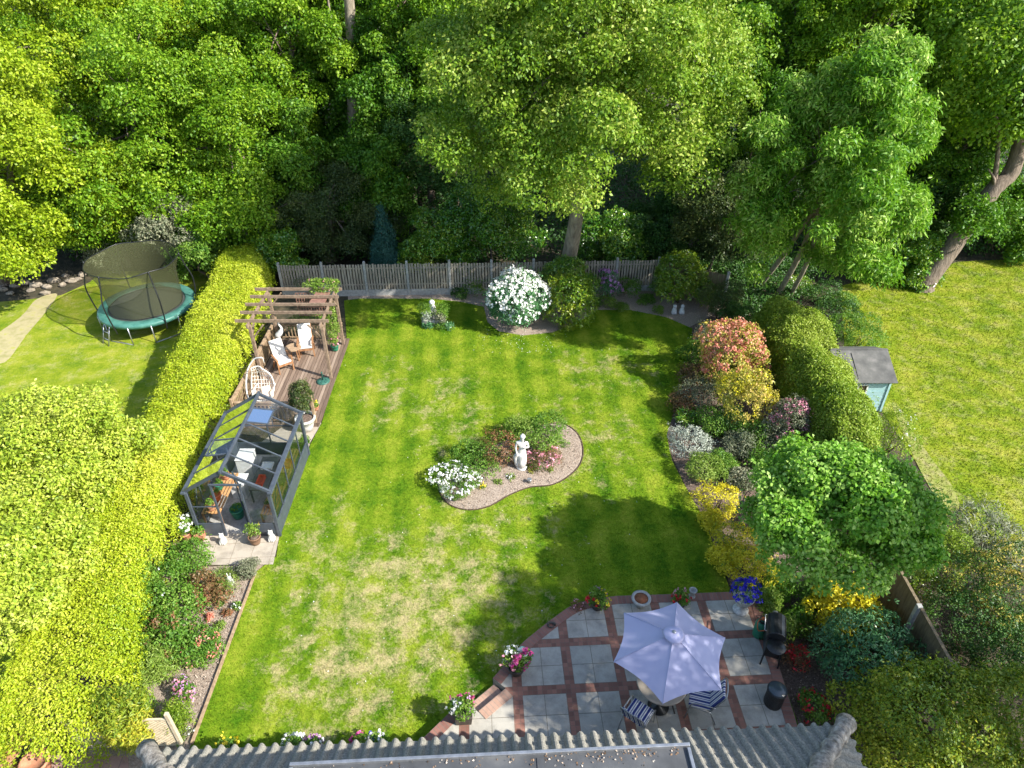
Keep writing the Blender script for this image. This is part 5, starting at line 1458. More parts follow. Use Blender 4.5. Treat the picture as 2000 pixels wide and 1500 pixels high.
for x in (GX0, GX1):
    mb = MB()
    for i in range(1, nb):
        y = GY0 + (GY1 - GY0) * i / nb; mb.bar((x, y, B0 + .52), (x, y, EZ - .04), .035, .03, up=Vector((0, 1, 0)))
    mb.box((x, (GY0 + GY1) / 2, B0 + .53), (.05, GY1 - GY0 - .1, .03))
    # diagonal brace
    mb.bar((x - .02 * (1 if x == GX1 else -1), GY0 + .08, B0 + .6), (x - .02 * (1 if x == GX1 else -1), GY0 + .65, EZ - .1), .02, .03)
    part(mb, 'side_frame', M['frame'])
for x, s in ((GX0, -1), (GX1, 1)):
    mb = MB(); mb.box((x + s * .05, (GY0 + GY1) / 2, EZ + .01), (.13, GY1 - GY0 + .16, .07)); part(mb, 'gutter', M['frame'], .01)
mb = MB(); mb.box((GM, (GY0 + GY1) / 2, RZ + .03), (.07, GY1 - GY0 + .14, .09)); part(mb, 'ridge', M['frame'], .01)
for y in (GY0, GY1):
    for x, s in ((GX0, 1), (GX1, -1)):
        mb = MB(); mb.bar((x - s * .05, y, EZ + .02), (GM - s * .02, y, RZ), .06, .09)
        part(mb, 'gable_rafter', M['frame'])
for i in range(1, nb):
    y = GY0 + (GY1 - GY0) * i / nb
    for x, s in ((GX0, 1), (GX1, -1)):
        mb = MB(); mb.bar((x, y, EZ + .05), (GM - s * .03, y, RZ), .035, .035); part(mb, 'glazing_bar', M['frame'])
# front gable bars, door posts
mb = MB()
for x in (GM - DW, GM + DW): mb.box((x, GY0, (B0 + 2.02) / 2), (.05, .05, 2.02 - B0))
mb.box((GM, GY0, 2.03), (DW * 2 + .1, .05, .05))
mb.bar((GX0 + .05, GY0, 1.2), (GM - DW - .03, GY0, 1.2), .03, .03)
part(mb, 'door_frame', M['frame'])
mb = MB(); mb.box((GM, GY1, B0 + .9), (.04, .04, 1.6)); mb.bar((GX0 + .1, GY1, 1.25), (GX1 - .1, GY1, 1.25), .03, .03); part(mb, 'back_bars', M['frame'])
# door leaf slid/opened inward to the right
dr = MB(); hx_, hy_ = GM + DW - .03, GY0 + .04
dd = Vector((-.55, .83, 0)).normalized(); dn = Vector((dd.y, -dd.x, 0))
cdoor = Vector((hx_, hy_, 0)) + dd * .36
dr.box(cdoor + Vector((0, 0, B0 + .42)), (.66, .03, .72), (dd, dn, Z))
for t in (.03, .69): dr.bar(Vector((hx_, hy_, B0 + .06)) + dd * t, Vector((hx_, hy_, 1.96)) + dd * t, .04, .04, up=dd)
for z_ in (.1, .8, 1.95): dr.bar(Vector((hx_, hy_, z_)) + dd * .03, Vector((hx_, hy_, z_)) + dd * .69, .04, .04)
door = part(dr, 'door', M['frame'])
mb = MB(); mb.box(cdoor + Vector((0, 0, 1.38)), (.62, .006, 1.1), (dd, dn, Z)); mb.build('door_glass', M['glass'], door)
mb = MB(); mb.tube([Vector((hx_, hy_, 1.0)) + dd * .62 - dn * .02, Vector((hx_, hy_, 1.0)) + dd * .62 - dn * .07, Vector((hx_, hy_, 1.12)) + dd * .62 - dn * .07], .012, 6); mb.build('handle', M['galv'], door)
# glass panes
def quad(nm, vs, mat=M['glass'], par=None):
    mb = MB(); mb.add(vs, [(0, 1, 2, 3)] if len(vs) == 4 else [tuple(range(len(vs)))]); return mb.build(nm, mat, par or root)
for x in (GX0, GX1):
    for i in range(nb):
        y0 = GY0 + (GY1 - GY0) * i / nb + .02; y1 = GY0 + (GY1 - GY0) * (i + 1) / nb - .02
        quad('pane', [(x, y0, .55), (x, y1, .55), (x, y1, EZ - .03), (x, y0, EZ - .03)])
vents = {(1, 3): 1, (0, 1): 1}
for sd_, x in ((0, GX0), (1, GX1)):
    for i in range(nb):
        y0 = GY0 + (GY1 - GY0) * i / nb + .02; y1 = GY0 + (GY1 - GY0) * (i + 1) / nb - .02
        def rp(t, y, dz=0): return Vector((x + (GM - x) * t, y, EZ + .055 + (RZ - EZ - .045) * t + dz))
        if (sd_, i) in vents:
            quad('pane', [rp(.03, y0), rp(.03, y1), rp(.42, y1), rp(.42, y0)])
            a0, a1 = rp(.97, y0, .03), rp(.97, y1, .03); b0, b1 = rp(.42, y0, .34), rp(.42, y1, .34)
            mb = MB(); mb.bar(a0, a1, .04, .035); mb.bar(b0, b1, .04, .035); mb.bar(a0, b0, .035, .035); mb.bar(a1, b1, .035, .035)
            vt = mb.build('roof_vent', M['frame'], root)
            quad('vent_glass', [a0, a1, b1, b0], par=vt)
            mb = MB(); mb.bar(rp(.42, (y0 + y1) / 2), (b0 + b1) / 2, .02, .02); mb.build('vent_arm', M['frame'], vt)
        else:
            quad('pane', [rp(.03, y0), rp(.03, y1), rp(.97, y1), rp(.97, y0)])
quad('pane', [(GX0 + .05, GY0, .55), (GM - DW - .03, GY0, .55), (GM - DW - .03, GY0, 2.2), (GX0 + .05, GY0, 1.76)])
quad('pane', [(GM + DW + .03, GY0, .55), (GX1 - .05, GY0, .55), (GX1 - .05, GY0, 1.76), (GM + DW + .03, GY0, 2.2)])
quad('pane', [(GX0 + .05, GY1, .55), (GX1 - .05, GY1, .55), (GX1 - .05, GY1, 1.78), (GM, GY1, 2.46), (GX0 + .05, GY1, 1.78)])
mb = MB(); mb.box((GM, (GY0 + GY1) / 2, .06), (GX1 - GX0 - .12, GY1 - GY0 - .12, .05)); part(mb, 'floor', M['greystone'])
# staging inside
def bench(label, x0, x1, y0, y1, h):
    r = thing('staging_bench', label, 'bench', ((x0 + x1) / 2, (y0 + y1) / 2, .08))
    mb = MB(); k = int((x1 - x0) / .09)
    for i in range(k): mb.box((x0 + (x1 - x0) * (i + .5) / k, (y0 + y1) / 2, h), (.06, y1 - y0, .025))
    mb.build('slats', M['orange_wood'], r)
    for x in (x0 + .04, x1 - .04):
        for y in (y0 + .04, y1 - .04):
            mb = MB(); mb.box((x, y, (h + .08) / 2 - .006), (.045, .045, h - .1)); mb.build('leg', M['orange_wood'], r)
bench('slatted cedar bench along the right side inside the greenhouse', GX1 - .55, GX1 - .08, GY0 + .25, GY1 - .4, .62)
bench('slatted cedar bench along the left side inside the greenhouse', GX0 + .08, GX0 + .65, GY0 + .2, GY0 + 1.9, .72)
# dark runner table in the middle and white boxes
r = thing('work_table', 'dark grey table in the greenhouse centre holding trays', 'table', (GM + .25, 16.3, .08))
mb = MB(); mb.box((GM + .25, 16.2, .62), (.55, 1.5, .04)); mb.build('table_top', M['felt'], r)
for sx in (-1, 1):
    for sy in (-1, 1):
        mb = MB(); mb.box((GM + .25 + sx * .24, 16.2 + sy * .7, .33), (.04, .04, .5)); mb.build('leg', M['frame'], r)
for k, (x, y, z, sx, sy, sz, mt, lb) in enumerate([
        (GM - .45, 15.9, .09, .42, .5, .55, 'white', 'white box on the greenhouse floor beside the left bench'), (GM - .5, 16.8, .09, .45, .55, .75, 'white', 'taller white box towards the greenhouse back'),
        (GM + .25, 15.8, .64, .2, .42, .12, 'red', 'red trough on the dark table in the greenhouse'), (GM + .25, 16.5, .64, .35, .3, .06, 'white', 'pale seed tray on the dark table'),
        (GX1 - .32, 15.9, .635, .3, .5, .07, 'dark_pot', 'dark seed tray on the right greenhouse bench'), (GX1 - .32, 16.6, .635, .3, .4, .07, 'orange', 'orange seed tray on the right greenhouse bench')]):
    r = thing('storage_box' if k < 2 else 'seed_tray', lb, 'box' if k < 2 else 'tray', (x, y, z))
    mb = MB(); t_ = .015
    mb.box((x, y, z + .01), (sx, sy, .02))
    for ax_, (cx_, cy_, lx, ly) in enumerate(((0, -sy / 2 + t_, sx, t_), (0, sy / 2 - t_, sx, t_), (-sx / 2 + t_, 0, t_, sy - 4 * t_), (sx / 2 - t_, 0, t_, sy - 4 * t_))):
        mb.box((x + cx_, y + cy_, z + sz / 2 + .012), (lx, ly, sz - .02))
    mb.build('tray', M[mt], r)
    if k < 2:
        mb = MB(); mb.box((x, y, z + sz + .012), (sx + .03, sy + .03, .02)); mb.build('lid', M[mt], r, bevel=.005)
for k, (x, y, z, rr, h, pm, lb) in enumerate([
        (GX0 + .35, 14.55, .74, .13, .2, 'terracotta', 'terracotta pot with seedlings nearest the greenhouse front on the left bench'),
        (GX0 + .38, 14.95, .74, .14, .22, 'orange', 'orange pot with seedlings second from the front on the left bench'),
        (GX0 + .3, 15.4, .74, .12, .2, 'greenplastic', 'green pot with seedlings in the middle of the left bench'),
        (GX0 + .35, 15.85, .74, .12, .2, 'terracotta', 'terracotta pot with seedlings at the back of the left bench'),
        (GM - .25, 14.9, .09, .2, .35, 'greenplastic', 'big green tub on the floor just inside the greenhouse door'),
        (GX1 - .32, 14.75, .64, .11, .17, 'terracotta', 'small terracotta pot on the right bench near the greenhouse front')]):
    r = thing('plant_pot', lb, 'plant pot', (x, y, z)); pot(None, x, y, z, rr, h, M[pm], r)
    rng = np.random.default_rng(200 + k)
    p, N, T = lobe_pts(make_lobes((x, y, z + h + .06), (rr * .9, rr * .9, .12), 5, rng, .5), 30, rng)
    leaf_mesh('foliage', p, N, T, M['mid'], r, .06, 6, .06, .5, .2, .6, 200 + k)

# ================================================================== TRAMPOLINE
tc_ = P(287, 593, .9); TX, TY = tc_.x, tc_.y; TR = 1.85
root = thing('trampoline', 'round green edged trampoline with black safety net on the left lawn', 'trampoline', (TX, TY, 0))
M['mat_black'] = plain('jumping_mat', (.05, .055, .05), .7)
M['padgreen'] = pmat('green_pad', (.035, .13, .105), (.08, .22, .18), 3, .45, .15)
def ringpts(r, z, n=48, cx=TX, cy=TY): return [Vector((cx + r * math.cos(2 * pi * k / n), cy + r * math.sin(2 * pi * k / n), z)) for k in range(n + 1)]
mb = MB(); pr = [(TR - .34, .90), (TR - .30, .935), (TR + .02, .93), (TR + .06, .88), (TR + .05, .76)]
mb.lathe(pr[:], (TX, TY, 0), 48); mb.f = mb.f[:-2]; mb.sm = mb.sm[:-2]; mb.build('edge_pad', M['padgreen'], root, solid=.02)
mb = MB(); mb.lathe([(TR - .3, .90), (.01, .88)], (TX, TY, 0), 48); mb.f = mb.f[:-2]; mb.sm = mb.sm[:-2]; mb.build('jumping_mat', M['mat_black'], root)
mb = MB(); mb.tube(ringpts(TR, .86), .03, 6, False); mb.build('frame_ring', M['galv'], root)
NR = TR - .42; TOPZ = 3.0
for k in range(6):
    t = 2 * pi * (k + .22) / 6; d = Vector((math.cos(t), math.sin(t), 0)); c0 = Vector((TX, TY, 0))
    mb = MB(); mb.tube(catmull([c0 + d * (TR + .04) + Z * .5, c0 + d * (TR + .16) + Z * 1.2, c0 + d * (TR + .22) + Z * 1.9, c0 + d * (TR + .06) + Z * 2.5, c0 + d * (NR + .36) + Z * (TOPZ + .03)], 6), .028, 8)
    mb.build('net_pole', M['black'], root)
    mb = MB()
    for s in (-1, 1):
        e = Vector((-d.y, d.x, 0)) * s * .55
        mb.tube([c0 + d * TR * .99 + e * 1 + Z * .84, c0 + d * (TR - .03) + e + Z * .04], .022, 6)
    mb.tube([c0 + d * (TR - .03) - Vector((-d.y, d.x, 0)) * .55 + Z * .04, c0 + d * (TR - .03) + Vector((-d.y, d.x, 0)) * .55 + Z * .04], .022, 6)
    mb.build('leg', M['galv'], root)
mb = MB(); n_ = 48
vs = []
for zz, sg in ((.94, 0), (1.6, .02), (2.3, .06), (TOPZ, .34)):
    for k in range(n_):
        t = 2 * pi * k / n_; rr = NR + sg + .02 * math.sin(9 * t + zz * 2); vs.append((TX + rr * math.cos(t), TY + rr * math.sin(t), zz - (.06 * (1 - math.cos(6 * (t - .23))) / 2 if zz == TOPZ else 0)))
mb.add(vs, [(r_ * n_ + k, r_ * n_ + (k + 1) % n_, (r_ + 1) * n_ + (k + 1) % n_, (r_ + 1) * n_ + k) for r_ in range(3) for k in range(n_)], True)
mb.build('safety_net', M['net'], root)
mb = MB(); mb.tube([Vector(v) for v in vs[3 * n_:]] + [Vector(vs[3 * n_])], .02, 6, False); mb.build('net_hem', M['black'], root)
mb = MB(); mb.tube([Vector(v) for v in vs[:n_]] + [Vector(vs[0])], .012, 6, False); mb.build('net_hem', M['black'], root)
# ladder
t = R(238); d = Vector((math.cos(t), math.sin(t), 0)); e = Vector((-d.y, d.x, 0))
mb = MB(); c0 = Vector((TX, TY, 0))
for s in (-1, 1): mb.tube([c0 + d * (TR + .02) + e * s * .19 + Z * .84, c0 + d * (TR + .34) + e * s * .19], .02, 6)
for zz in (.25, .52): mb.tube([c0 + d * (TR + .34 - .32 * zz / .84) - e * .19 + Z * zz, c0 + d * (TR + .34 - .32 * zz / .84) + e * .19 + Z * zz], .02, 6)
mb.build('ladder', M['galv'], root)

# ================================================================== STATUE
sc_ = P(1019, 914, .06)
root = thing('garden_statue', 'white stone statue of a draped woman standing in the island bed', 'statue', sc_)
mb = MB(); mb.lathe([(.17, 0), (.18, .03), (.17, .10), (.15, .12)], (sc_.x, sc_.y, .05), 16); mb.build('plinth', M['stone_white'], root)
def skin(name, verts, edges, radii, mat, root, lv=2):
    me = bpy.data.meshes.new(name); off = WL[root.name]
    me.from_pydata([Vector(v) - off for v in verts], edges, [])
    o = link_mesh(name, me, mat, root)
    md = o.modifiers.new('skin', 'SKIN')
    for i, r in enumerate(radii): me.skin_vertices[0].data[i].radius = (r if hasattr(r, '__len__') else (r, r))
    me.skin_vertices[0].data[0].use_root = True
    s = o.modifiers.new('sub', 'SUBSURF'); s.levels = lv; s.render_levels = lv
    for p_ in me.polygons: p_.use_smooth = True
    md.use_smooth_shade = True
    return o
def skinlayer(me):
    if not me.skin_vertices: pass
def SV(x, y, z): return Vector((sc_.x + x, sc_.y + y, .16 + z))
V_ = [SV(0, 0, .62), SV(.01, 0, .78), SV(0, -.01, .95), SV(0, 0, 1.04), SV(.01, -.02, 1.10), SV(.02, -.05, 1.20),
      SV(-.07, 0, .55), SV(-.06, -.03, .30), SV(-.05, .0, .04), SV(-.05, -.08, .01),
      SV(.06, 0, .55), SV(.08, -.07, .30), SV(.06, -.01, .04), SV(.07, -.09, .01),
      SV(-.15, .0, .98), SV(-.20, -.01, .76), SV(-.16, -.08, .58), SV(-.13, -.10, .51),
      SV(.15, 0, .98), SV(.21, -.03, .80), SV(.08, -.13, .86), SV(.03, -.14, .90)]
E_ = [(0, 1), (1, 2), (2, 3), (3, 4), (4, 5), (0, 6), (6, 7), (7, 8), (8, 9), (0, 10), (10, 11), (11, 12), (12, 13), (2, 14), (14, 15), (15, 16), (16, 17), (2, 18), (18, 19), (19, 20), (20, 21)]
R_ = [.12, .085, .11, .06, .04, .075, .085, .06, .035, .03, .085, .06, .035, .03, .05, .035, .026, .022, .05, .035, .026, .022]
me = bpy.data.meshes.new('figure'); me.from_pydata([v - sc_ for v in V_], E_, [])
fo = link_mesh('figure', me, M['stone_white'], root)
md = fo.modifiers.new('skin', 'SKIN'); md.use_smooth_shade = True
me.update()
for i, r in enumerate(R_): me.skin_vertices[0].data[i].radius = (r, r)
me.skin_vertices[0].data[0].use_root = True
sb_ = fo.modifiers.new('sub', 'SUBSURF'); sb_.levels = 2; sb_.render_levels = 2
mb = MB(); mb.lathe([(.15, 0), (.13, .2), (.145, .42), (.135, .55)], (sc_.x, sc_.y + .01, .17), 24, wob=.12); mb.f = mb.f[:-2]; mb.sm = mb.sm[:-2]
mb.tube(catmull([SV(-.12, -.05, .55), SV(-.2, -.02, .4), SV(-.17, 0, .15), SV(-.12, 0, .02)], 4), [.05, .06, .06, .06, .065, .065, .065, .07, .07, .07, .07, .07, .07][:13], 8)
mb.build('drapery', M['stone_white'], root, solid=.02)
mb = MB(); mb.ball(SV(.02, -.02, 1.22), .085, 12, 8, (1, 1, .9)); mb.ball(SV(.02, .07, 1.22), .04, 8, 6); mb.build('hair', M['stone_white'], root)
# spotlight and marker in the island bed
q = P(1034, 942, .07)
root = thing('spotlight', 'small grey garden spotlight in the island bed mulch', 'spotlight', q)
mb = MB(); mb.lathe([(.05, 0), (.07, .1), (.075, .14), (.06, .13)], q, 12); mb.build('lamp_housing', M['galv'], root)
mb = MB(); mb.tube([q + Vector((0, 0, .02)), q + Vector((-.08, 0, -.02))], .012, 6); mb.build('spike', M['black'], root)
q = P(890, 975, .08)
root = thing('ground_lantern', 'small dark ground lantern lying in front of the white azalea', 'lantern', q)
mb = MB(); mb.ball(q, .07, 10, 6, (1.2, .9, .5)); mb.build('body', M['dark_pot'], root)
mb = MB(); mb.tube([q, q + Vector((.2, -.04, 0))], [.03, .015], 6); mb.build('handle', M['dark_pot'], root)

# ================================================================== SHED
SX0, SX1, SY0, SY1 = 11.35, 13.12, 20.1, 21.9
root = thing('garden_shed', 'small teal painted shed with grey felt roof beyond the boundary hedge', 'shed', ((SX0 + SX1) / 2, SY0, 0))
mb = MB(); k = 11
for i in range(k):
    z0 = .05 + 1.38 * i / k; hgt = 1.38 / k
    mb.box(((SX0 + SX1) / 2, SY0 + .004 * (i % 2), z0 + hgt / 2), (SX1 - SX0, .03, hgt * .96), (Vector((1, 0, 0)), Vector((0, 1, .06)).normalized(), Vector((0, -.06, 1)).normalized()))
    mb.box((SX1 - .015, (SY0 + SY1) / 2, z0 + hgt / 2), (.03, SY1 - SY0 - .04, hgt * .96), (Vector((1, 0, .06)).normalized(), Vector((0, 1, 0)), Vector((-.06, 0, 1)).normalized()))
mb.box((SX0 + .015, (SY0 + SY1) / 2, .74), (.03, SY1 - SY0 - .04, 1.38)); mb.box(((SX0 + SX1) / 2, SY1 - .015, .74), (SX1 - SX0 - .08, .03, 1.38))
for x in (SX0 + .02, SX1 - .02): mb.add([(x, SY0, 1.42), (x, SY1, 1.42), (x, (SY0 + SY1) / 2 + .1, 1.85)], [(0, 1, 2)])
mb.build('wall', M['teal'], root)
for x in (SX0 + .02, SX1 - .01):
    mb = MB(); mb.box((x, SY0 - .01, .74), (.07, .07, 1.38)); mb.build('corner_trim', M['teal'], root)
wn = MB(); wx0, wx1, wz0, wz1 = SX0 + .35, SX0 + 1.0, .72, 1.2
for a, b in (((wx0, wz0), (wx1, wz0)), ((wx0, wz1), (wx1, wz1)), ((wx0, wz0), (wx0, wz1)), ((wx1, wz0), (wx1, wz1)), (((wx0 + wx1) / 2, wz0), ((wx0 + wx1) / 2, wz1))):
    wn.bar((a[0], SY0 - .03, a[1]), (b[0], SY0 - .03, b[1]), .05, .05, up=Vector((0, 1, 0)))
wf = wn.build('window_frame', M['white'], root)
mb = MB(); mb.box(((wx0 + wx1) / 2, SY0 - .022, (wz0 + wz1) / 2), (wx1 - wx0, .006, wz1 - wz0)); mb.build('window_pane', plain('dark_glass', (.10, .07, .05), .1), wf)
ry = (SY0 + SY1) / 2 + .15
mb = MB()
def slab(a, b, c, d, t=.035):
    a, b, c, d = map(Vector, (a, b, c, d)); nn = (b - a).cross(d - a).normalized() * t
    mb.add([a, b, c, d, a + nn, b + nn, c + nn, d + nn], [(0, 3, 2, 1), (4, 5, 6, 7), (0, 1, 5, 4), (1, 2, 6, 5), (2, 3, 7, 6), (3, 0, 4, 7)])
slab((SX0 - .12, SY0 - .18, 1.36), (SX1 + .14, SY0 - .18, 1.36), (SX1 + .14, ry, 1.93), (SX0 - .12, ry, 1.93))
slab((SX0 - .12, ry + .002, 1.93), (SX1 + .14, ry + .002, 1.93), (SX1 + .14, SY1 + .12, 1.5), (SX0 - .12, SY1 + .12, 1.5))
mb.build('roof', M['felt'], root)
mb = MB(); mb.box((SX0 + .6, (SY0 + ry) / 2 - .1, 1.70), (.03, 1.06, .01), (Vector((1, 0, 0)), Vector((0, 1.0, .49)).normalized(), Vector((0, -.49, 1)).normalized())); mb.bar((SX0 - .12, ry, 1.975), (SX1 + .14, ry, 1.975), .07, .02); mb.build('felt_seam', M['felt'], root)

# ================================================================== PATIO FURNITURE
rim_px = [(1322, 1178), (1217, 1196), (1196, 1289), (1294, 1371), (1413, 1350), (1419, 1249)]
RZp = 2.42
rp_ = [P(x, y, RZp) for x, y in rim_px]
pc = sum(rp_, Vector()) / 6
pc.z = 0
rad = sum(((p - pc).xy.length for p in rp_)) / 6
APZ = 2.95
print('parasol', pc, rad)
root = thing('parasol', 'open six sided parasol with lilac shade painted into its canvas over the patio table', 'parasol', (pc.x, pc.y, PZ))
a0 = math.atan2(rp_[0].y - pc.y, rp_[0].x - pc.x)
apex = Vector((pc.x, pc.y, APZ))
cor = [Vector((pc.x + rad * math.cos(a0 + k * pi / 3), pc.y + rad * math.sin(a0 + k * pi / 3), RZp)) for k in range(6)]
mb = MB(); NS, NR_ = 8, 8
for k in range(6):
    A, B = cor[k], cor[(k + 1) % 6]
    vs = []
    for i in range(NR_ + 1):
        t = .02 + .98 * i / NR_
        for j in range(NS + 1):
            s = j / NS
            e = A.lerp(B, s); e = e + (pc + Z * RZp - e).normalized() * (.09 * 4 * s * (1 - s)) * t
            q = apex.lerp(e, t); q.z -= .05 * math.sin(pi * t) * (4 * s * (1 - s)) * .8
            vs.append(q)
    mb.add(vs, [(i * (NS + 1) + j, (i + 1) * (NS + 1) + j, (i + 1) * (NS + 1) + j + 1, i * (NS + 1) + j + 1) for i in range(NR_) for j in range(NS)], True)
cn = mb.build('canopy', M['canopy'], root)
mb = MB(); mb.lathe([(.22, -.02), (.19, .015), (.10, .05), (.03, .07)], (pc.x, pc.y, APZ), 24, wob=.04); mb.f = mb.f[:-2]; mb.sm = mb.sm[:-2]; mb.build('vent_cap', M['canopy'], cn, solid=.006)
for k in range(6):
    pts = []
    for i in range(9):
        q = apex.lerp(cor[k], .04 + .95 * i / 8); pts.append(q + Z * .006)
    mb = MB(); mb.tube(pts, .007, 5); mb.build('seam', M['canopy'], cn)
mb = MB(); mb.ball((pc.x, pc.y, APZ + .09), .03, 10, 6); mb.lathe([(.04, 0), (.04, .02)], (pc.x, pc.y, APZ + .06), 12); mb.build('finial', M['galv'], root)
mb = MB(); mb.lathe([(.022, 0), (.022, APZ - PZ - .08)], (pc.x, pc.y, PZ + .04), 12); mb.build('pole', M['galv'], root)
for k in range(6):
    mb = MB(); mb.bar(apex - Z * .05, cor[k] - Z * .03, .02, .015); mb.bar(apex - Z * .6, apex.lerp(cor[k], .5) - Z * .05, .012, .012); mb.build('rib', M['galv'], root)
mb = MB(); mb.lathe([(.24, 0), (.24, .03), (.05, .06), (.04, .1)], (pc.x, pc.y, PZ), 20); mb.build('base', M['black'], root)
# table
tcx, tcy = P(1293, 1332, 1.03).x, P(1293, 1332, 1.03).y
tcx, tcy = (tcx + pc.x) / 2 * .0 + tcx, tcy
root = thing('patio_table', 'round beige patio table under the parasol', 'table', (tcx, tcy, PZ))
M['tablebeige'] = pmat('beige_table_top', (.26, .22, .17), (.36, .31, .25), 5, .45, .1)
mb = MB(); mb.lathe([(.02, .70), (.52, .70), (.56, .715), (.56, .735), (.54, .742), (.02, .742)], (tcx, tcy, PZ), 40); mb.build('table_top', M['tablebeige'], root)
for k in range(4):
    t = pi / 4 + k * pi / 2; d = Vector((math.cos(t), math.sin(t), 0)); c0 = Vector((tcx, tcy, PZ))
    mb = MB(); mb.tube(catmull([c0 + d * .4 + Z * .70, c0 + d * .3 + Z * .4, c0 + d * .45 + Z * .01], 5), .018, 6); mb.build('leg', M['dark_pot'], root)
# striped chairs (facing +Y at the origin)
def patio_chair(label, loc, rz):
    root = thing('patio_chair', label, 'chair', (0, 0, 0), 'blue striped chairs at the patio table')
    for sx in (-1, 1):
        mb = MB(); mb.tube(catmull([(sx * .27, .30, 0), (sx * .27, .26, .35), (sx * .28, .20, .62), (sx * .28, -.15, .64), (sx * .27, -.28, .60)], 4), .015, 6); mb.build('arm', M['galv'], root)
        mb = MB(); mb.tube([(sx * .26, -.36, 0), (sx * .26, -.20, .40), (sx * .25, .05, .42)], .015, 6); mb.build('leg', M['galv'], root)
    mb = MB(); mb.tube(catmull([(-.25, -.18, .42), (-.26, -.30, .75), (-.24, -.42, 1.03), (0, -.45, 1.07), (.24, -.42, 1.03), (.26, -.30, .75), (.25, -.18, .42)], 5), .016, 6)
    mb.tube([(-.25, -.18, .42), (-.25, .25, .44), (.25, .25, .44), (.25, -.18, .42)], .015, 6); mb.build('frame', M['galv'], root)
    mb = MB(); mb.box((0, .03, .455), (.48, .50, .05)); mb.build('seat_cushion', M['stripe'], root, bevel=.02)
    ax = (Vector((1, 0, 0)), Vector((0, .93, .36)).normalized(), Vector((0, -.36, .93)).normalized())
    mb = MB(); mb.box((0, -.29, .74), (.46, .05, .58), ax); mb.build('back_cushion', M['stripe'], root, bevel=.02)
    root.location = loc; root.rotation_euler = (0, 0, rz)
q = P(1247, 1392, .8); patio_chair('blue striped chair on the left side of the patio table', (q.x, q.y, PZ), R(-38))
q = P(1372, 1362, .8); patio_chair('blue striped chair on the right side of the patio table partly under the parasol', (q.x, q.y, PZ), R(75))
# urn
q = P(1446, 1192, PZ)
root = thing('garden_urn', 'white pedestal urn at the back right patio corner', 'urn', q)
mb = MB(); mb.lathe([(.19, 0), (.20, .04), (.17, .07), (.08, .12), (.06, .20), (.09, .24), (.17, .30), (.22, .42), (.235, .52), (.27, .55), (.27, .58), (.22, .575), (.21, .52), (.01, .51)], q, 24, wob=.015); mb.build('bowl', M['marble'], root)
leafy('blue_pansies', 'mass of deep blue flowers overflowing the white urn', 'flowers', (q.x + .02, q.y, PZ + .78), (.34, .32, .24), 'mid', 90, 210, leaf=.05, flowers=[('petal_blue', 170, .07, 5, .05)], base=(q.x, q.y, PZ + .5))
potted('flower_pot', 'planter of yellow, red and violet flowers on the patio edge', 1166, 1186, PZ, .17, .2, 'dark_pot', 'mid', .26, .42, n=110, seed=211, flowers=[('petal_red', 24, .07, 5, .04), ('petal_yellow', 18, .06, 4, .04), ('petal_mauve', 14, .05, 4, .04)])
potted('flower_pot', 'planter of small red flowers behind the parasol', 1325, 1184, PZ, .16, .18, 'dark_pot', 'mid', .22, .35, n=80, seed=212, flowers=[('petal_red', 10, .07, 5, .04), ('petal_pink', 8, .05, 4, .04)])
potted('flower_pot', 'planter of pink and white petunias where the patio curve ends', 1008, 1312, PZ, .2, .24, 'dark_pot', 'mid', .3, .42, n=140, seed=213, flowers=[('petal_magenta', 30, .08, 5, .04), ('petal_white', 26, .07, 5, .04), ('petal_pink', 20, .07, 5, .04)])
potted('flower_pot', 'planter of pink and lilac flowers in a square brown pot beside the steps', 906, 1402, PZ, .2, .3, 'dark_pot', 'mid', .27, .40, n=140, seed=215, flowers=[('petal_magenta', 22, .07, 5, .04), ('petal_white', 22, .07, 5, .04), ('petal_mauve', 20, .06, 5, .04)], square=True)
# fire bowl
q = P(1250, 1184, PZ)
root = thing('fire_bowl', 'round grey bowl with rusty inside on the patio edge', 'bowl', q)
mb = MB(); mb.lathe([(.10, 0), (.12, .12), (.20, .24), (.25, .30), (.25, .33), (.18, .33), (.17, .30)], q, 24); mb.f = mb.f[:-1]; mb.sm = mb.sm[:-1]; mb.build('bowl', M['concrete'], root)
mb = MB(); mb.lathe([(.178, .318), (.12, .27), (.01, .255)], q, 20); mb.build('rusty_lining', M['rust'], root)
# small stone vase
q = P(1351, 1166, PZ)
root = thing('stone_vase', 'small grey stone vase standing at the back patio edge', 'vase', q)
mb = MB(); mb.lathe([(.08, 0), (.09, .05), (.055, .09), (.07, .16), (.10, .26), (.105, .28), (.07, .28), (.06, .22)], q, 16); mb.build('vase', M['greystone'], root)
# glass globe
q = P(1020, 1282, PZ)
root = thing('gazing_globe', 'pale turquoise globe beside the pink petunia planter', 'globe', q)
mb = MB(); mb.lathe([(.09, 0), (.07, .06), (.05, .1)], q, 14); mb.build('foot', M['greystone'], root)
mb = MB(); mb.ball(q + Vector((0, 0, .2)), .12, 16, 10); mb.build('globe', M['glassgreen'], root)
q = P(1077, 1222, PZ + .02)
root = thing('lizard_ornament', 'small dark curled metal ornament on the curved brick edge', 'ornament', q)
mb = MB(); mb.tube([q + Vector((.09 * math.cos(t), .07 * math.sin(t), .03)) for t in np.linspace(0, 5.5, 16)], list(np.linspace(.035, .015, 16)), 6); mb.build('body', M['dark_pot'], root)
S('sedum_plant', 'tiny pink plant sitting on the curved brick edge', 1130, 1183, .14, 11, 'dullred', 216, leaf=.05, n=24, z0=PZ, cat='plant', stems=False, nl=5, flowers=[('petal_pink', 10, .045, 3, .04)])
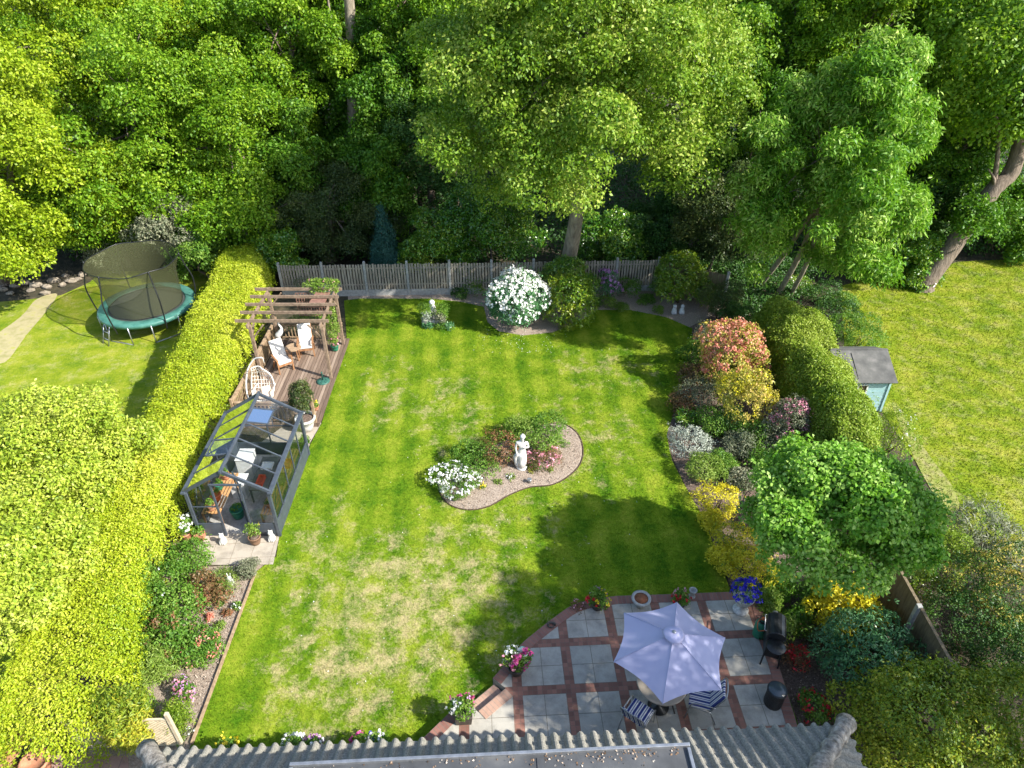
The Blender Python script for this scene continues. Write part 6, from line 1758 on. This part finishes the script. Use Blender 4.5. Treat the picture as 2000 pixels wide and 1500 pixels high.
# gas bottle
q = P(1481, 1240, PZ)
root = thing('gas_bottle', 'green gas bottle with orange regulator behind the barbecue', 'gas bottle', q)
mb = MB(); mb.lathe([(.13, 0), (.15, .02), (.155, .1), (.155, .42), (.13, .5), (.06, .54), (.05, .56)], q, 20); mb.build('cylinder', M['greenplastic'], root)
mb = MB(); mb.lathe([(.09, 0), (.09, .08), (.08, .08), (.08, 0)], q + Vector((0, 0, .53)), 16); mb.build('collar', M['black'], root)
mb = MB(); mb.ball(q + Vector((0, 0, .64)), .05, 10, 6, (1, 1, .6)); mb.tube(catmull([q + Vector((0, 0, .63)), q + Vector((-.14, -.06, .62)), q + Vector((-.12, -.16, .4)), q + Vector((.1, -.2, .5))], 5), .014, 6); mb.build('regulator', M['orange'], root)
# barbecue
q = P(1502, 1272, PZ)
bx = Vector((.30, .95, 0)).normalized(); by = Vector((-bx.y, bx.x, 0))
root = thing('barbecue', 'black hooded gas barbecue with side shelf near the right patio edge', 'barbecue', q)
def Q(a, b, z): return q + bx * a + by * b + Vector((0, 0, z))
for a in (-.42, .42):
    for b in (-.2, .2):
        mb = MB(); mb.bar(Q(a, b, 0), Q(a * .85, b * .8, .72), .035, .035, up=bx); mb.build('leg', M['black'], root)
mb = MB(); mb.box(Q(0, 0, .42), (.66, .36, .42), (bx, by, Z)); mb.build('cabinet', M['black'], root, bevel=.02)
mb = MB(); mb.box(Q(.05, 0, .76), (.62, .42, .16), (bx, by, Z)); mb.build('firebox', M['black'], root, bevel=.04)
vs = []; n_ = 9
for i in range(n_):
    t = pi * i / (n_ - 1)
    for a in (-.26, .36): vs.append(Q(a, .22 * math.cos(t), .845 + .2 * math.sin(t)))
mb = MB(); mb.add(vs, [(2 * i, 2 * i + 2, 2 * i + 3, 2 * i + 1) for i in range(n_ - 1)] + [tuple(range(0, 2 * n_, 2))[::-1], tuple(range(1, 2 * n_, 2))], False); hd = mb.build('hood', M['black'], root, bevel=.02)
mb = MB(); mb.tube([Q(-.18, .24, .95), Q(-.18, .28, .95), Q(.28, .28, .95), Q(.28, .24, .95)], .012, 6); mb.build('handle', M['galv'], hd)
mb = MB(); mb.lathe([(.21, 0), (.22, .02), (.21, .035)], Q(-.46, 0, .80), 20); mb.build('side_shelf', M['black'], root)
mb = MB(); mb.tube([Q(.5, 0, .84), Q(.46, 0, .80)], .02, 6); mb.ball(Q(.46, .03, .86), .075, 10, 6, (1, 1, .6)); mb.build('side_burner', M['galv'], root)
mb = MB(); mb.lathe([(.07, -.015), (.07, .015)], (0, 0, 0), 14)
mb2 = MB(); o_ = Q(.3, .24, .07); mb2.add([o_ + bx * v[0] + Z * v[1] + by * v[2] for v in mb.v], mb.f, False); mb2.build('wheel', M['black'], root)
mb2 = MB(); o_ = Q(.3, -.24, .07); mb2.add([o_ + bx * v[0] + Z * v[1] + by * v[2] for v in mb.v], mb.f, False); mb2.build('wheel', M['black'], root)
# black rattan drum stool
q = P(1509, 1372, PZ)
root = thing('rattan_drum_table', 'round black rattan drum table near the right patio edge', 'side table', q)
M['rattan'] = pmat('black_rattan', (.012, .012, .013), (.035, .036, .038), 60, .5, 1.0, dist=.01)
mb = MB(); mb.lathe([(.20, 0), (.205, .05), (.20, .25), (.205, .46), (.22, .5), (.215, .52), (.19, .52)], q, 28); mb.build('drum', M['rattan'], root)
mb = MB(); mb.lathe([(.195, .522), (.19, .535), (.01, .535)], q, 28); mb.build('table_top', plain('dark_glass_top', (.06, .075, .085), .15), root)
mb = MB(); mb.box(q + Vector((.2, 0, .47)), (.03, .03, .03)); mb.build('latch', M['white'], root, bevel=.004)
# lamp in the golden shrubs
q = P(1436, 1035, 0)
root = thing('garden_lamp', 'small black lantern on a crooked stake between the golden shrubs', 'lamp', q)
mb = MB(); mb.tube(catmull([q, q + Vector((0, 0, 1.1)), q + Vector((.03, 0, 1.45)), q + Vector((.1, 0, 1.55)), q + Vector((.16, 0, 1.45))], 6), .014, 6); mb.build('stake', M['black'], root)
mb = MB(); mb.lathe([(.05, 0), (.08, .03), (.075, .16), (.10, .18), (.02, .26)], q + Vector((.0, -.03, .95)), 10); mb.build('lantern', M['dark_pot'], root)

# ================================================================== HOUSE
HA = R(2.4); HU = Vector((math.cos(HA), math.sin(HA), 0)); HV = Vector((-math.sin(HA), math.cos(HA), 0))
e0, e1 = P(292, 1472, 2.45), P(1648, 1421, 2.45)
HL = (e1 - e0).length; HU = (e1 - e0).normalized(); HV = Vector((-HU.y, HU.x, 0))
root = thing('house', 'bungalow with grey pantiled hipped roof and flat roofed dormer', 'house', (e0 + e1) / 2 - HV * 4 - Z * 2.45)
SL = R(33)
# tiled slope facing the garden
def slope(name, org, ua, va, width, depth, hipl, hipr, per=.245, row=.30):
    """pantile relief: rows step down like laid courses"""
    mb = MB(); rows = int(depth / row)
    up = va * math.cos(SL) + Z * math.sin(SL); nn = (Z * math.cos(SL) - va * math.sin(SL))
    for r in range(rows):
        y0, y1 = r * row, (r + 1) * row + .03
        xa = (y0 * math.cos(SL)) if hipl else 0
        xb = width - ((y0 * math.cos(SL)) if hipr else 0)
        k0, k1 = int(xa / (per / 8)), int(xb / (per / 8))
        vs = []
        for k in range(k0, k1 + 1):
            x = k * per / 8
            ph = (x / per) % 1.0
            h = .075 * (max(0.0, math.sin(pi * ph / .62)) ** .8) if ph < .62 else 0.0
            p0 = org + ua * x + up * y0 + nn * (h + .05)
            p1 = org + ua * x + up * y1 + nn * (h + .008)
            pf = org + ua * x + up * y0 + nn * (h * .2 - .01)
            vs += [pf, p0, p1]
        m_ = k1 - k0
        fs = []
        for k in range(m_):
            a = 3 * k; b = 3 * (k + 1)
            fs += [(a, b, b + 1, a + 1), (a + 1, b + 1, b + 2, a + 2)]
        mb.add(vs, fs)
    return mb.build(name, M['tiles'], root)
DP = 7.5
slope('roof_slope', e0, HU, -HV, HL, DP, True, True)
er = e1
slope('roof_slope', er, -HV, -HU, 9.0, DP - 1.5, True, False)
slope('roof_slope', e0 - HV * 9.0, HV, HU, 9.0, DP - 1.5, False, True)
for o_, s in ((e0, 1), (e1, -1)):
    dh = (HU * s - HV) * math.cos(SL) + Z * math.sin(SL)
    pts = [o_ + dh * t + Z * (.10 + .02 * math.sin(t * 11)) for t in np.linspace(-.06, 5.5, 40)]
    rng = np.random.default_rng(5)
    mb = MB(); mb.tube(pts, [.15 + .03 * (i % 3 == 0) + rng.uniform(-.02, .02) for i in range(40)], 12); mb.build('hip_tiles', M['mortar_hip'], root)
mb = MB()
mb.box((e0 + e1) / 2 - HV * .05 - Z * .13, (HL - .3, .02, .18), (HU, HV, Z)); mb.build('fascia', M['white'], root)
mb = MB(); mb.tube([e0 + HV * .02 - Z * .06, e1 + HV * .02 - Z * .06], .05, 8); mb.build('gutter', M['black'], root)
mb = MB(); c0 = (e0 + e1) / 2 - HV * 4.9 - Z * 1.27; mb.box(c0, (HL - .9, 8.6, 2.3), (HU, HV, Z)); mb.build('wall', pmat('cream_render', (.45, .40, .32), (.56, .50, .41), 5, .9, .3), root)
# dormer with flat roof
dz = 4.85
f0, f1 = P(568, 1491, dz), P(1345, 1452, dz)
du = (f1 - f0).normalized(); dvv = Vector((-du.y, du.x, 0)); W_ = (f1 - f0).length
c0 = (f0 + f1) / 2 - dvv * 2.5
mb = MB(); mb.box(c0 - Z * .09, (W_ - .06, 4.94, .14), (du, dvv, Z)); dm = mb.build('flat_roof', M['flatroof'], root)
mb = MB(); mb.box((f0 + f1) / 2 - Z * .05 - dvv * .02, (W_ + .02, .05, .16), (du, dvv, Z))
for q_, s in ((f0, 1), (f1, -1)): mb.box(q_ + du * s * .02 - dvv * 2.52 - Z * .05, (.05, 4.9, .16), (du, dvv, Z))
mb.build('roof_trim', M['galv'], root, bevel=.006)
mb = MB(); mb.box(c0 - Z * 1.0 - dvv * .25, (W_ - .5, 4.3, 1.7), (du, dvv, Z)); mb.build('dormer_wall', pmat('dark_cladding', (.05, .05, .055), (.09, .09, .095), 6, .7, .2), root)
for k in (.28, .62):
    mb = MB(); mb.box(f0 + du * W_ * k - dvv * 2.5 - Z * .012, (.10, 4.8, .012), (du, dvv, Z)); mb.build('felt_seam', M['flatroof'], dm)
# leaf litter caught along the dormer trim
rng = np.random.default_rng(6); n = 130
t = np.r_[rng.uniform(.05, .98, 80), rng.normal(.8, .08, 50)]
dd_ = np.abs(rng.normal(size=n)) * .10 + .04
pp = np.array([list(f0 + du * float(np.clip(a, .02, .99)) * W_ - dvv * float(b)) for a, b in zip(t, dd_)]); pp[:, 2] = dz - .012
o = leaf_mesh('fallen_leaves', pp, np.tile([0, 0, 1.], (n, 1)), rng.uniform(0, 1, n), M['litterleaf'] if 'litterleaf' in M else leafmat('dry_leaves', (.14, .08, .04), (.30, .19, .11), (.55, .48, .40), .1), None, .035, 2, .04, .7, 0, .3, 6)
tag(o, 'dry brown leaves scattered along the edge of the flat dormer roof', 'leaves', kind='stuff')
# flower troughs peeping over the eaves
for k, (px, fl, lb) in enumerate(((453, 'petal_yellow', 'yellow pansies just beyond the left part of the roof edge'), (580, 'petal_white', 'white and pink petunias beyond the roof edge left of the flat roof'), (618, 'petal_mauve', 'mauve petunias beyond the roof edge'), (705, 'petal_magenta', 'magenta petunias beyond the roof edge'), (742, 'petal_blue', 'violet and white flowers beyond the roof edge'))):
    potted('flower_pot', lb, px, 1480 - (px - 450) * .02, .02, .17, .28, 'dark_pot', 'mid', .22, .35, n=70, seed=220 + k, flowers=[(fl, 18, .07, 5, .04), ('petal_white' if k else 'petal_yellow', 14, .07, 5, .04)])
rng = np.random.default_rng(61)
n = 150
pp = np.array([list(P(rng.normal(1010, 60), rng.uniform(640, 690), .05)) for _ in range(n)] + [list(P(rng.uniform(560, 1250), rng.uniform(680, 1400), .06)) for _ in range(170)])
o = leaf_mesh('fallen_petals', pp, np.tile([0, 0, 1.], (len(pp), 1)), rng.uniform(0, 1, len(pp)), M['petal_white'], None, .032, 1, .04, .8, 0, .4, 62)
tag(o, 'white petals fallen on the lawn in front of the white rhododendron', 'petals', kind='stuff')
M['chips'] = leafmat('wood_chips', (.12, .075, .05), (.30, .22, .16), (.52, .44, .36), .05)
def chips(label, poly, z, n, size, seed):
    rng = np.random.default_rng(seed)
    A = np.array([(p.x, p.y) for p in poly]); lo, hi = A.min(0), A.max(0)
    x = rng.uniform(lo[0], hi[0], n); y = rng.uniform(lo[1], hi[1], n); k = inpoly(x, y, A); x, y = x[k], y[k]
    zz = np.full(len(x), z) + rng.uniform(0, .015, len(x))
    if z > .04: zz += .045 * np.clip(1 - np.hypot((x - ctr.x) / 3.2, (y - ctr.y) / 1.5), 0, 1)
    o = leaf_mesh('mulch_chips', np.c_[x, y, zz], np.tile([0, 0, 1.], (len(x), 1)) + rng.normal(size=(len(x), 3)) * .4, rng.uniform(0, 1, len(x)), M['chips'], None, size, 2, .05, .5, 0, .5, seed)
    tag(o, label, 'mulch', kind='stuff')
chips('bark chips covering the island flower bed', isl, .07, 4200, .04, 71)
chips('bark chips and leaf litter on the left flower bed soil', PL([(360, 1450), (378, 1445), (496, 1122), (400, 1110), (300, 1300)]), .02, 3200, .04, 72)
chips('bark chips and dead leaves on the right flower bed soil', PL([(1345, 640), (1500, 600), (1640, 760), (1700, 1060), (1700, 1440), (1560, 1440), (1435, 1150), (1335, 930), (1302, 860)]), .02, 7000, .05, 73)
# bottom left yard pots
q = P(70, 1492, .3)
root = thing('terracotta_pot', 'large pale round pot at the bottom left corner', 'pot', (q.x, q.y, .02)); pot(None, q.x, q.y, .02, .28, .4, M['terracotta'], root)
q = P(10, 1480, .4)
root = thing('round_table', 'round brown table top at the very bottom left corner', 'table', (q.x, q.y, .02))
mb = MB(); mb.lathe([(.45, .68), (.47, .70), (.45, .72), (.01, .72)], (q.x, q.y, .02), 30); mb.build('table_top', M['teak'], root)
mb = MB(); mb.lathe([(.2, 0), (.05, .06), (.04, .68)], (q.x, q.y, .02), 14); mb.build('pedestal', M['teak'], root)
